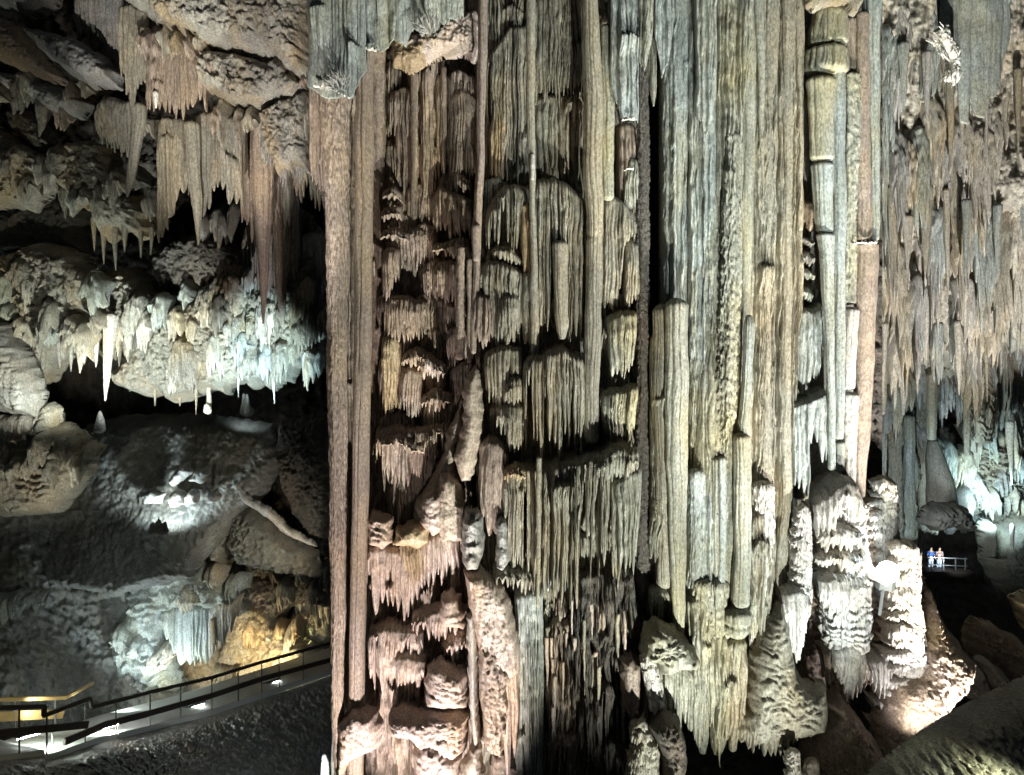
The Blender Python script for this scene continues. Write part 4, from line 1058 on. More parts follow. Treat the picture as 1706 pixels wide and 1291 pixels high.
def hangings(where, group, n, x0, x1, ytop, h, wd, Y, seed):
    """a row of hanging curtains grown together, each one a thing"""
    r_ = np.random.RandomState(seed)
    for q in range(n):
        w_ = r_.uniform(*wd)
        x = x0 + (x1 - x0) * (q + .5 + r_.uniform(-.3, .3)) / n
        y = r_.uniform(*ytop)
        L_ = r_.uniform(*h)
        m = mats[r_.randint(len(mats))]
        mid = r_.uniform(.35, .65)
        o = C("stone_curtain", None, m, [(x - w_ / 2, y + r_.uniform(0, 14)), (x, y - 6), (x + w_ / 2, y + r_.uniform(0, 14))],
              [(x - w_ / 2, y + L_ * r_.uniform(.45, .8)), (x + (mid - .5) * w_, y + L_), (x + w_ / 2, y + L_ * r_.uniform(.4, .75))],
              Y + r_.uniform(-.3, .3), seed * 31 + q, fl=r_.uniform(4, 7), fringe=L_ * .16, amp=.16, famp=.25, fold=24, back=.7, lip=16, tipk=2., lump=.25, side=.5, res=1.2, vres=5)
        tag(o, "%s %s curtain, %s from the left %s" % ("long" if L_ > sum(h) / 2 else "short", adjs[m], ORD[q], where), "stone curtain", group)


G_ = "curtains grown on the right wall"
hangings("in the top right wall row", G_, 11, 1464, 1730, (-50, 60), (120, 260), (24, 50), 25.4, 31)
hangings("in the second right wall row", G_, 13, 1464, 1730, (120, 230), (120, 250), (22, 50), 25.6, 32)
hangings("in the third right wall row", G_, 14, 1464, 1730, (250, 350), (120, 250), (20, 48), 26.2, 33)
hangings("in the fourth right wall row", G_, 15, 1464, 1730, (370, 460), (110, 220), (20, 44), 27.2, 34)
hangings("in the lowest right wall row", G_, 14, 1460, 1730, (480, 560), (90, 190), (18, 42), 29.5, 35)
hangings("in the bluish row below the right wall", G_, 13, 1462, 1730, (590, 650), (80, 170), (18, 42), 31.5, 36)
hangings("in the deep row below the right wall", G_, 12, 1462, 1730, (680, 750), (60, 120), (18, 40), 33.0, 37)
hangings("over the opening behind the visitors", G_, 6, 1524, 1650, (848, 866), (24, 40), (18, 34), 34.0, 39)
hangings("on the knobbly rock at the far right", G_, 8, 1606, 1730, (760, 820), (34, 66), (18, 40), 32.8, 38)
R_ = "stalactites hanging on the right wall"
stalactites("high on the right wall", R_, rowitems(6, 1472, 1720, (40, 120), (180, 290), 8, 18, 25.0), 11)
stalactites("midway up the right wall", R_, rowitems(8, 1468, 1720, (300, 360), (420, 520), 8, 18, 25.6), 12)
stalactites("low on the right wall", R_, rowitems(9, 1462, 1720, (470, 540), (590, 680), 7, 15, 28.3), 14)
tag(mass("rock_mass", None, "dark_limestone", [(1526, 870), (1536, 846), (1552, 838), (1580, 832), (1604, 846), (1616, 872), (1604, 884), (1580, 876), (1550, 882)], 30.6, .8, 1014, R=18, lump=(.5, .3)), "dark rock from which the smooth cone rises above the visitors", "rock")
for k, (pts, m, Y, lab, cat, op) in enumerate([
    ([(606, 1497, 1513), (650, 1499, 1512), (692, 1503, 1507)], "pale_calcite", 30, "small bluish white stalactite hanging low in the middle of the far right wall", "stalactite", dict(nf=5)),
    ([(620, 1544, 1562), (735, 1546, 1560)], "olive_limestone", 31, "straight olive column standing on a dark cone behind the right wall", "stone column", dict(nf=7)),
    ([(730, 1546, 1560), (760, 1544, 1572), (800, 1546, 1588), (850, 1544, 1598)], "dark_limestone", 31, "dark smooth cone under the straight olive column", "stalagmite", dict(nf=5, amp=.05)),
    ([(600, 1456, 1476), (692, 1458, 1474)], "olive_limestone", 29, "short ribbed olive column close to the cracked column's right side", "stone column", dict(nf=8)),
    ([(650, 1480, 1504), (760, 1482, 1500), (900, 1476, 1502)], "cave_rock", 32, "layered greenish column in shadow behind the rounded tower", "stone column", dict(tiers=(17, .3), vres=2)),
    ([(690, 1506, 1524), (800, 1508, 1522), (900, 1500, 1528)], "bluish_limestone", 33, "bluish shadowed column right of the layered greenish one", "stone column", dict(tiers=(22, .2), vres=2)),
    ([(640, 1526, 1546), (760, 1528, 1542), (860, 1522, 1548)], "cave_rock", 33.5, "layered shadowed column just left of the straight olive column", "stone column", dict(tiers=(16, .3), vres=2)),
    ([(600, 1622, 1652), (660, 1620, 1656), (740, 1626, 1650)], "olive_limestone", 30, "squat layered column of drip shelves at mid height on the far right", "stone column", dict(tiers=(14, .3), vres=2)),
    ([(640, 1604, 1618), (700, 1606, 1618), (760, 1608, 1616)], "cave_rock", 30, "slim layered pillar left of the squat layered column on the far right", "stone column", dict(tiers=(14, .3), vres=2)),
    ([(700, 1676, 1690), (760, 1680, 1688), (808, 1683, 1686)], "white_calcite", 31, "white lit stalactite above the knobbly rock at the right edge", "stalactite", dict(nf=5, lump=.3)),
    ([(872, 1682, 1690), (905, 1684, 1690), (920, 1687, 1689)], "white_calcite", 31, "tiny white stalactite over the dark mound at the right edge", "stalactite", dict(nf=5, lump=.3)),
    ([(880, 1530, 1536), (1000, 1528, 1536)], "grey_limestone", 22, "thin grey post-like rib just left of the visitors", "stone column", dict(nf=4)),
]):
    tag(shaft("stalactite" if cat == "stalactite" else "stalagmite" if cat == "stalagmite" else "stone_pillar", None, m, pts, Y, 1100 + k, **op), lab, cat)
# ================================================================== LEFT: ROOF, HANGING ROCK, HILLSIDE
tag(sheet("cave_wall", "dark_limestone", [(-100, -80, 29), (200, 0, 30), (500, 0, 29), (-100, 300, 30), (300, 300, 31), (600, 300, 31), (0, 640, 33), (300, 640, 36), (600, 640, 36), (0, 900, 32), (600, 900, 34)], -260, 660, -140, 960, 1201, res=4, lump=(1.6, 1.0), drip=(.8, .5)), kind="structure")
for k, (m, poly, Y, d, R, op, lab) in enumerate([
    ("ceiling_limestone", [(196, -60), (520, -60), (522, 146), (496, 130), (457, 105), (408, 92), (365, 86), (341, 80), (334, 70), (305, 62), (271, 50), (246, 26), (215, 8)], 23.2, .8, 46, dict(lump=(1.1, .30), grain=.04), "broad pale yellowish roof slab at the top left"),
    ("ceiling_limestone", [(341, 92), (365, 92), (408, 98), (457, 112), (496, 134), (518, 150), (500, 170), (468, 176), (440, 186), (410, 182), (387, 176), (360, 160), (336, 150)], 23.6, .8, 24, dict(lump=(.7, .2), rip=(22, .15)), "second pale roof slab hanging just under the broad one"),
    ("ceiling_limestone", [(438, 196), (455, 186), (472, 176), (500, 168), (520, 150), (524, 298), (512, 290), (500, 280), (492, 292), (480, 286), (468, 296), (458, 270), (446, 250), (440, 220)], 23.8, .7, 20, dict(lump=(.6, .25), drip=(.25, .15)), "rough buff rock knob with a dripping foot beside the twin pillar"),
    ("rosy_rock", [(-30, 20), (20, 36), (50, 60), (80, 96), (112, 134), (104, 144), (60, 126), (20, 110), (-30, 90)], 22.5, .7, 22, dict(lump=(.8, .15)), "pinkish slanting rock rib at the upper left edge"),
    ("grey_limestone", [(36, 48), (80, 56), (140, 74), (184, 100), (204, 128), (206, 150), (160, 150), (120, 126), (84, 96), (56, 72)], 24, .8, 26, dict(lump=(.9, .2)), "bluish grey leaning boulder wedged under the roof at the upper left"),
    ("grey_limestone", [(-30, 120), (40, 128), (110, 150), (160, 175), (140, 200), (100, 196), (60, 172), (20, 160), (-30, 160)], 24.5, .7, 22, dict(lump=(.8, .2)), "long shadowed grey rock below the pinkish rib"),
    ("grey_limestone", [(-30, -60), (110, -60), (100, 10), (60, 30), (20, 20), (-30, 10)], 24, .8, 26, dict(lump=(.8, .2)), "dim grey rock in the top left corner"),
    ("cave_rock", [(20, 190), (50, 185), (84, 210), (96, 240), (80, 262), (50, 240), (30, 220)], 25.5, .6, 20, dict(lump=(.6, .25)), "shadowed brown lump between the grey rocks and the buff lumps on the left"),
    ("ceiling_limestone", [(-30, 220), (10, 222), (34, 228), (60, 250), (96, 262), (106, 290), (96, 318), (80, 334), (60, 354), (30, 348), (-30, 352)], 25.5, 1.0, 30, dict(lump=(.7, .35)), "buff lumpy hanging rock at the left edge"),
    ("ceiling_limestone", [(96, 268), (130, 246), (166, 240), (196, 246), (210, 300), (216, 330), (246, 326), (262, 360), (254, 398), (238, 400), (222, 384), (204, 390), (188, 410), (176, 380), (166, 350), (150, 352), (130, 330), (108, 312)], 25.8, 1.0, 30, dict(lump=(.55, .35), drip=(.3, .2)), "buff knobbly hanging rock right of the dark hole on the left"),
    ("cave_rock", [(70, 340), (110, 326), (150, 352), (150, 400), (160, 430), (120, 420), (80, 410), (-30, 420), (-30, 360), (40, 352)], 27.5, .8, 30, dict(lump=(.8, .4)), "brown shadowed rock band under the buff lumps at the left"),
    ("ceiling_limestone", [(-30, 434), (20, 428), (50, 420), (85, 404), (112, 412), (150, 424), (162, 446), (176, 490), (172, 530), (152, 590), (130, 586), (112, 606), (98, 632), (80, 642), (66, 612), (50, 580), (20, 560), (-30, 548)], 26.5, 1.2, 34, dict(lump=(.65, .40), drip=(.3, .15)), "big pale green lit hanging rock at the left with ragged lower edge"),
    ("cave_rock", [(170, 470), (200, 446), (232, 446), (262, 466), (282, 500), (330, 500), (384, 482), (440, 462), (500, 442), (552, 400), (556, 566), (536, 590), (520, 590), (512, 616), (500, 612), (492, 640), (478, 632), (462, 656), (446, 640), (430, 652), (414, 636), (398, 642), (388, 660), (366, 650), (345, 656), (322, 668), (300, 672), (280, 656), (262, 664), (236, 654), (206, 642), (204, 612), (236, 588), (190, 600), (172, 588), (178, 520)], 28.0, 1.4, 40, dict(lump=(.6, .34), drip=(.30, .14), grain=.05), "huge bright bluish white hanging rock lit from beneath beside the twin pillar"),
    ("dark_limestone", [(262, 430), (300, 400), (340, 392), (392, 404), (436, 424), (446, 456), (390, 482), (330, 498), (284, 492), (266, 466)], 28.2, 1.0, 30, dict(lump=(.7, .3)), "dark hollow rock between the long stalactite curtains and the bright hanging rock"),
    ("grey_limestone", [(-30, 530), (20, 540), (46, 576), (70, 620), (78, 656), (72, 694), (40, 690), (-30, 680)], 24.6, .9, 34, dict(rip=(9, .10), lump=(.8, .1)), "dark grey flowstone bulge with fine ripples at the left edge"),
    ("cave_rock", [(-30, 712), (20, 704), (60, 708), (100, 676), (108, 700), (140, 716), (166, 752), (160, 790), (136, 820), (110, 852), (40, 858), (-30, 856)], 25, .9, 36, dict(rip=(19, .22), lump=(.6, .12)), "buff rippled rock bank under the dark flowstone bulge at the left edge"),
    ("ceiling_limestone", [(70, 690), (80, 672), (92, 668), (104, 680), (106, 740), (96, 756), (80, 752), (70, 730)], 24.8, .5, 14, dict(rip=(14, .1)), "pale stubby pillar at the foot of the dark flowstone bulge"),
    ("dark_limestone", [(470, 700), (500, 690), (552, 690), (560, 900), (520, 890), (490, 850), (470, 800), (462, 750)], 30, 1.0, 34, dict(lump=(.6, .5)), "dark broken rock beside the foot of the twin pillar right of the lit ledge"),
    ("cave_rock", [(396, 836), (430, 842), (470, 880), (530, 916), (540, 960), (470, 950), (400, 936), (384, 900)], 29.4, .8, 30, dict(lump=(.4, .5), rip=(15, .2)), "dim brown rock face under the pale slanting rib"),
    ("cave_rock", [(356, 850), (386, 830), (396, 850), (390, 900), (380, 938), (356, 930), (350, 880)], 29.2, .7, 20, dict(flute=(7, .1), lump=(.6, .1)), "dim ribbed rock left of the brown rock face under the pale rib"),
    ("pale_calcite", [(392, 804), (399, 806), (410, 824), (453, 846), (470, 864), (492, 884), (531, 905), (531, 913), (490, 897), (466, 881), (448, 861), (410, 840), (402, 830)], 28.4, .25, 8, dict(lump=(.4, .05)), "pale slanting rib of stone across the dark hollow beside the twin pillar"),
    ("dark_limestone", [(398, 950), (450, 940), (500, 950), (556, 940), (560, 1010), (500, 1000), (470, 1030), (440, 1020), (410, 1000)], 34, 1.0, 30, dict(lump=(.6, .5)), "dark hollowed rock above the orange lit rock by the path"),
    ("ceiling_limestone", [(346, 1146), (352, 1110), (372, 1070), (386, 1030), (392, 1004), (410, 990), (432, 992), (452, 1004), (470, 1030), (500, 1056), (530, 1076), (556, 1090), (556, 1106), (500, 1112), (440, 1118), (400, 1138), (362, 1152)], 33.4, .9, 26, dict(lump=(.5, .45)), "orange lit knobbly rock beside the path behind its handrail"),
    ("olive_limestone", [(470, 1040), (490, 1010), (520, 1000), (560, 1000), (560, 1090), (500, 1090)], 34.6, .7, 26, dict(lump=(.5, .2)), "yellow green rock behind the path next to the twin pillar"),
]):
    tag(mass("rock_mass", None, m, poly, Y, d, 1210 + k, R=R, **op), lab, "rock")
# hanging curtains
for k, (m, tp, bt, Y, op, lab) in enumerate([
    ("olive_limestone", [(192, 4), (215, 0), (242, 10)], [(192, 100), (210, 140), (220, 168), (242, 130)], 23.0, dict(fl=7, fringe=14), "narrow ribbed curtain hanging at the left end of the roof slab"),
    ("brown_limestone", [(236, 50), (280, 56), (338, 76)], [(236, 160), (285, 190), (338, 162)], 23.0, dict(fl=7, fringe=18), "wide brown ribbed curtain hanging under the roof slab"),
    ("olive_limestone", [(155, 168), (180, 158), (215, 162), (222, 172)], [(155, 230), (178, 226), (200, 250), (222, 250)], 23.6, dict(fl=6, fringe=14, lip=16), "round topped ribbed drapery left of the long hanging shaft"),
    ("grey_limestone", [(120, -30), (160, -30), (198, -20)], [(120, 50), (160, 64), (198, 110)], 24.4, dict(fl=7, fringe=12), "dim grey fringe curtain near the top left corner"),
    ("olive_limestone", [(306, 190), (340, 180), (372, 180), (400, 200)], [(306, 300), (335, 360), (360, 330), (400, 345)], 23.5, dict(fl=7, fringe=16), "broad ribbed curtain hanging right of the thick olive drapery"),
    ("olive_limestone", [(256, 200), (270, 188), (300, 186), (314, 196)], [(256, 380), (266, 402), (284, 370), (300, 330), (314, 320)], 23.3, dict(fl=8, fringe=10, back=.7, fold=18, famp=.2), "thick olive ribbed drapery in the middle of the left roof"),
    ("olive_limestone", [(214, 190), (230, 186), (250, 192)], [(214, 250), (232, 240), (250, 220)], 23.6, dict(fl=5, fringe=14), "small ragged drapery between the round topped one and the thick olive drapery"),
    ("grey_limestone", [(440, 214), (470, 206), (510, 214)], [(440, 268), (470, 300), (510, 296)], 23.5, dict(fl=5, fringe=16), "ragged grey fringe on the rough buff knob"),
    ("cave_rock", [(90, 300), (130, 294), (180, 300)], [(90, 330), (140, 360), (180, 380)], 25.2, dict(fl=6, fringe=18, lump=.2), "drip fringe on the buff knobbly rock"),
    ("cave_rock", [(176, 520), (230, 510), (300, 520)], [(176, 570), (230, 600), (300, 620)], 26.8, dict(fl=6, fringe=26, lump=.3), "left drip fringe on the bright bluish hanging rock"),
    ("cave_rock", [(300, 500), (360, 490), (420, 500)], [(300, 600), (360, 600), (420, 590)], 26.7, dict(fl=6, fringe=26, lump=.3), "middle drip fringe on the bright bluish hanging rock"),
    ("bluish_limestone", [(410, 480), (470, 470), (540, 470)], [(410, 570), (470, 600), (540, 560)], 26.7, dict(fl=6, fringe=26, lump=.3), "right drip fringe on the bright bluish hanging rock"),
    ("cave_rock", [(20, 470), (70, 464), (130, 470)], [(20, 520), (70, 540), (130, 530)], 25.5, dict(fl=6, fringe=20, lump=.3), "drip fringe on the pale green hanging rock at the left"),
    ("brown_limestone", [(398, 205), (440, 196)], [(398, 380), (420, 420), (440, 400)], 25, dict(fl=7, fringe=24), "dim brown curtain beside the broad ribbed curtain"),
    ("grey_limestone", [(415, 300), (450, 296), (495, 310)], [(415, 480), (450, 520), (495, 500)], 26.2, dict(fl=6, fringe=30, gap=.1), "long dark grey curtain hanging over the bright rock"),
    ("brown_limestone", [(352, 440), (380, 430), (420, 436)], [(352, 510), (385, 530), (420, 510)], 27.0, dict(fl=6, fringe=22, gap=.1), "ragged brown fringe over the left of the bright rock"),
    ("bluish_limestone", [(496, 390), (520, 380), (552, 384)], [(496, 470), (520, 500), (552, 490)], 26.8, dict(fl=6, fringe=14), "pale greenish ribbed curtain against the twin pillar's left edge"),
    ("pale_calcite", [(-30, 696), (30, 690), (72, 694)], [(-30, 730), (30, 742), (72, 744)], 24.2, dict(fl=6, fringe=14), "pale fringe under the dark flowstone bulge"),
    ("bluish_limestone", [(262, 1016), (285, 1008), (312, 1006), (346, 1008)], [(262, 1030), (285, 1085), (298, 1104), (346, 1108)], 28.4, dict(fl=9, fringe=7, amp=.14, back=.7, lean=.1), "bluish organ pipe curtain above the path"),
    ("pale_calcite", [(344, 1010), (366, 1000), (393, 1002)], [(344, 1110), (362, 1092), (380, 1060), (393, 1040)], 28.4, dict(fl=7, fringe=14, amp=.12, gap=.15, back=.7), "buff organ pipe curtain next to the orange rock"),
    ("olive_limestone", [(488, 966), (515, 958), (556, 964)], [(488, 1020), (520, 1036), (556, 1020)], 33.6, dict(fl=7, fringe=14), "yellow green drapery above the path beside the twin pillar"),
    ("bluish_limestone", [(-30, 1000), (20, 990), (66, 990)], [(-30, 1050), (20, 1046), (66, 1010)], 24.6, dict(fl=7, fringe=12), "small bluish fringe on the slope at the left edge"),
    ("orange_flowstone", [(350, 1118), (370, 1112), (390, 1116)], [(350, 1140), (370, 1146), (390, 1136)], 29.5, dict(fl=6, fringe=6), "small orange fringe right behind the handrail"),
]):
    tag(C("stone_curtain", None, m, tp, bt, Y, 1250 + k, **op), lab, "stone curtain")
# single hangers
for k, (pts, m, Y, lab, cat, op) in enumerate([
    ([(170, 216, 244), (200, 220, 242), (250, 217, 234), (300, 211, 224), (328, 210, 213)], "olive_limestone", 23.3, "tapering olive stalactite left of the thick olive drapery", "stalactite", dict(nf=7)),
    ([(200, 306, 330), (330, 318, 336), (408, 329, 332)], "olive_limestone", 23.2, "slender stalactite at the right side of the thick olive drapery", "stalactite", dict(nf=5)),
    ([(150, 254, 264), (168, 256, 263), (180, 258, 260)], "white_calcite", 22.9, "tiny white stalactite tip under the wide brown curtain", "stalactite", dict(nf=4)),
    ([(200, 418, 456), (330, 420, 452), (470, 432, 446), (540, 438, 441)], "brown_limestone", 24.6, "long dim brown stalactite under the rough buff knob", "stalactite", dict(nf=8)),
    ([(300, 454, 486), (440, 458, 482), (546, 468, 472)], "brown_limestone", 26.0, "long brown stalactite reaching down in front of the bright rock", "stalactite", dict(nf=8)),
    ([(520, 172, 196), (570, 173, 190), (630, 172, 182), (668, 174, 176)], "pale_calcite", 25.6, "long pale stalactite over the dark hollow above the left hillside", "stalactite", dict(nf=6)),
    ([(540, 156, 166), (600, 158, 163), (612, 160, 161)], "pale_calcite", 25.8, "short thin stalactite left of the long pale one", "stalactite", dict(nf=4)),
    ([(530, 92, 106), (580, 96, 104), (612, 99, 101)], "pale_calcite", 25.4, "short pale stalactite on the big green lit hanging rock", "stalactite", dict(nf=5)),
    ([(540, 342, 356), (640, 345, 352), (690, 344, 353)], "pale_calcite", 27.2, "thin white pillar from the bright rock to the ledge", "stone column", dict(nf=5)),
    ([(672, 340, 346), (680, 339, 352), (690, 338, 354)], "white_calcite", 27.0, "little lit stalagmite at the foot of the thin white pillar", "stalagmite", dict(nf=5)),
    ([(655, 404, 408), (675, 401, 414), (682, 400, 422), (694, 398, 424)], "pale_calcite", 28.6, "pale twin pointed stalagmite on the lit ledge", "stalagmite", dict(nf=6)),
    ([(656, 410, 413), (680, 407, 418), (692, 406, 420)], "pale_calcite", 28.4, "smaller point of the twin stalagmite on the lit ledge", "stalagmite", dict(nf=6)),
    ([(684, 165, 168), (700, 160, 172), (722, 155, 174)], "grey_limestone", 25.6, "grey cone stalagmite under the long pale stalactite", "stalagmite", dict(tiers=(9, .2))),
    ([(1256, 538, 544), (1272, 535, 548), (1310, 533, 550)], "white_calcite", 20.2, "small white lit stalagmite at the bottom left of the twin pillar", "stalagmite", dict(nf=6)),
    ([(1030, 350, 358), (1075, 352, 360)], "orange_flowstone", 28.2, "small orange stalagmite column at the edge of the organ pipe curtain", "stone column", dict(nf=4)),
]):
    tag(shaft("stalactite" if cat == "stalactite" else "stalagmite" if cat == "stalagmite" else "stone_pillar", None, m, pts, Y, 1300 + k, **op), lab, cat)
# icicle row under the bright rock
it = []
for x, a, b, w_, m in [(216, 600, 652, 8, "cave_rock"), (258, 630, 676, 6, "ceiling_limestone"), (300, 640, 676, 9, "cave_rock"), (326, 635, 690, 6, "ceiling_limestone"), (372, 610, 652, 7, "cave_rock"), (398, 600, 662, 6, "pale_calcite"),
                       (428, 596, 640, 8, "ceiling_limestone"), (456, 600, 672, 7, "pale_calcite"), (476, 600, 640, 6, "cave_rock"), (506, 580, 634, 8, "pale_calcite"), (530, 550, 590, 7, "ceiling_limestone")]:
    it.append((x, a, b, w_, 27.0, m, {"cave_rock": "greyish", "ceiling_limestone": "buff", "pale_calcite": "pale"}[m]))
stalactites("in the row under the bright hanging rock", "stalactites under the bright hanging rock", it, 21)
it = [(x, a, b, w_, 25.2, "ceiling_limestone", "buff") for x, a, b, w_ in [(20, 540, 585, 10), (50, 555, 600, 9), (72, 560, 640, 11), (118, 560, 618, 10), (140, 560, 606, 9)]]
stalactites("under the pale green hanging rock at the left", "stalactites under the green lit rock", it, 22)
it = [(x, a, b, w_, 25.2, "olive_limestone", "dim olive") for x, a, b, w_ in [(156, 360, 418, 9), (172, 370, 440, 10), (192, 376, 450, 9), (208, 370, 420, 10), (234, 380, 430, 8), (252, 376, 424, 8)]]
stalactites("under the buff knobbly rock right of the dark hole", "stalactites under the buff knobbly rock", it, 23)

mats = ["ceiling_limestone", "cave_rock", "cream_limestone", "bluish_limestone"]
adjs.update({"orange_flowstone": "orange", "ceiling_limestone": "buff", "cave_rock": "greyish"})
H_ = "small curtains on the bright hanging rock"
hangings("high on the bright hanging rock", H_, 10, 300, 552, (440, 480), (50, 90), (22, 44), 26.3, 41)
hangings("midway on the bright hanging rock", H_, 15, 176, 552, (490, 530), (50, 100), (20, 44), 26.1, 42)
hangings("low on the bright hanging rock", H_, 15, 200, 545, (545, 585), (45, 85), (18, 40), 26.2, 43)
H_ = "small curtains on the green lit hanging rock"
hangings("high on the green lit hanging rock", H_, 8, -10, 170, (425, 465), (45, 90), (20, 44), 24.9, 44)
hangings("low on the green lit hanging rock", H_, 8, -10, 165, (490, 540), (45, 85), (18, 40), 24.8, 45)
H_ = "small curtains on the buff hanging rocks"
hangings("on the buff lumpy rock at the left edge", H_, 5, -10, 100, (235, 290), (40, 75), (22, 40), 24.2, 46)
hangings("on the buff knobbly rock by the dark hole", H_, 7, 105, 255, (255, 330), (40, 75), (20, 40), 24.4, 47)
H_ = "small curtains on the rippled bank"
hangings("on the rippled bank at the left edge", H_, 8, -10, 150, (725, 775), (30, 60), (20, 44), 23.8, 48)
mats = ["orange_flowstone", "cream_limestone"]  # orange of the lamp light also put into these curtains' stone colour
hangings("on the orange lit rock by the path", "small curtains on the orange lit rock", 8, 376, 500, (1010, 1070), (30, 56), (14, 30), 32.3, 49)
mats = ["cave_rock", "dark_limestone"]
adjs["dark_limestone"] = "dark"
hangings("on the dark rock above the orange one", "small curtains in the dark hollow", 8, 380, 550, (925, 975), (36, 66), (18, 34), 31.5, 50)
mats = ["bluish_limestone", "cream_limestone"]
hangings("high on the greyish blue cascade", "small curtains on the cascade", 7, 215, 395, (935, 985), (24, 46), (22, 46), 28.15, 51)
hangings("low on the greyish blue cascade", "small curtains on the cascade", 5, 195, 285, (1040, 1090), (24, 44), (26, 50), 28.15, 52)

mats = ["ceiling_limestone", "olive_limestone", "cave_rock", "brown_limestone"]
adjs.update({"olive_limestone": "olive", "brown_limestone": "brown"})
H_ = "small curtains under the left roof"
hangings("along the front edge of the pale roof slab", H_, 6, 232, 340, (30, 66), (40, 90), (14, 30), 22.7, 53)
hangings("along the seam between the two roof slabs", H_, 8, 345, 515, (92, 124), (24, 60), (14, 30), 22.9, 54)
hangings("under the second pale roof slab", H_, 8, 340, 520, (160, 190), (40, 110), (14, 32), 23.3, 55)
hangings("beside the twin pillar below the buff knob", H_, 7, 440, 550, (235, 300), (80, 170), (16, 34), 25.4, 56)
hangings("in the dark above the bright hanging rock", H_, 10, 330, 552, (330, 400), (70, 150), (14, 32), 27.4, 57)
hangings("among the grey rocks at the upper left", H_, 9, -10, 200, (90, 190), (30, 80), (14, 34), 23.8, 58)

# ground of the left hand side
tag(mass("hillside", None, "slope_mud", [(100, 770), (150, 706), (200, 692), (300, 688), (352, 690), (456, 705), (480, 760), (440, 830), (404, 852), (372, 900), (320, 960), (200, 990), (90, 970), (60, 880)], 31, .8, 1401, R=46, tilt=-4, lump=(1.6, .30)), kind="structure")
tag(sheet("slope", "slope_mud", [(-150, 860, 27), (0, 860, 27), (150, 880, 27.4), (270, 900, 28.4), (200, 950, 27.6), (0, 1000, 24.5), (0, 1140, 21.5), (0, 1250, 20), (200, 1000, 30.5), (200, 1140, 28.5), (200, 1200, 26), (350, 950, 33), (350, 1120, 31.5), (540, 900, 37), (540, 1060, 38), (-200, 1140, 20), (640, 1050, 38), (440, 1100, 37), (440, 1000, 37), (350, 860, 33)], -240, 650, 850, 1215, 1402, res=3, lump=(1.0, .40), rip=(24, .12)), kind="structure")
for k, (poly, lab) in enumerate([
    ([(282, 800), (300, 776), (316, 768), (322, 784), (306, 800), (290, 812)], "long lit boulder highest of those above the hillside lamp"),
    ([(316, 800), (330, 780), (350, 776), (352, 790), (336, 806)], "rounded lit boulder right of the long one on the hillside"),
    ([(280, 830), (296, 812), (312, 818), (310, 840), (290, 846)], "lit boulder just above the hillside lamp"),
    ([(308, 826), (322, 812), (336, 818), (330, 838), (314, 842)], "right hand lit boulder near the hillside lamp"),
    ([(346, 820), (362, 812), (372, 826), (360, 838), (348, 834)], "dim outermost boulder of the hillside cluster"),
    ([(236, 822), (258, 812), (276, 822), (270, 838), (244, 840)], "pale flat boulder left of the hillside cluster"),
]):
    tag(mass("boulder", None, "grey_limestone", poly, 27.6, .35, 1410 + k, R=12, lump=(.4, .1)), lab, "boulder", "boulders around the hillside lamp")
tag(mass("rock_mass", None, "dark_limestone", [(250, 884), (254, 870), (260, 872), (265, 860), (269, 872), (276, 868), (282, 884), (276, 892), (256, 892)], 25.6, .25, 1420, R=8, res=1.5, lump=(.2, .1)), "small black spiky rock hiding the hillside lamp", "rock")
t = tag(mass("flowstone_cascade", None, "bluish_limestone", [(186, 1096), (190, 1040), (216, 1016), (220, 970), (196, 946), (226, 914), (300, 922), (360, 940), (396, 970), (398, 1010), (330, 1012), (280, 1020), (286, 1062), (300, 1110), (312, 1136), (300, 1150), (250, 1150), (214, 1130)], 29.2, .8, 1421, R=40, rip=(13, .40), lump=(.5, .14)), "greyish blue rippled cascade of flowstone above the path", "flowstone")
# rock under the path
def path_edge(x):
    """front edge of the path: photo x -> (photo y, distance)"""
    tab = np.array([(-120, 1268, 15.6), (0, 1258, 17.0), (74, 1249, 18.3), (76, 1259, 18.3), (155, 1231, 20.3), (250, 1208, 23), (352, 1182, 25.5), (436, 1154, 27.7), (552, 1115, 30.9), (680, 1074, 34)])
    return np.interp(x, tab[:, 0], tab[:, 1]), np.interp(x, tab[:, 0], tab[:, 2])


xs = np.linspace(-120, 680, 420)
ey, eD = path_edge(xs)
f = np.linspace(0, 1, 120)[:, None]
PY = ey[None] + 10 + (1420 - ey[None]) * f
PX = np.repeat(xs[None], 120, 0)
D = eD[None] - (eD[None] * .30) * f ** .9
X, Z = at(PX, PY, D)
h = relief(X, Z, PX, PY, 1430, D=D, lump=(.55, .38), grain=.06) * np.clip(f * 8, 0.02, 1)
k_ = 1 - h / D
tag(raw_mesh("bank", np.stack([X * k_, D * k_, Z * k_], -1).reshape(-1, 3), gridq(120, 420), "grey_limestone"), kind="structure")
# cave floor far below
g = np.linspace(0, 1, 90)
GX, GY = np.meshgrid(-50 + 100 * g, 2 + 80 * g)
GZ = -27 + .8 * fbm(GX * .3, GY * .3, 3.3, 4)
tag(raw_mesh("ground", np.stack([GX, GY, GZ], -1).reshape(-1, 3), gridq(90, 90)[:, ::-1], "dark_limestone"), kind="structure")
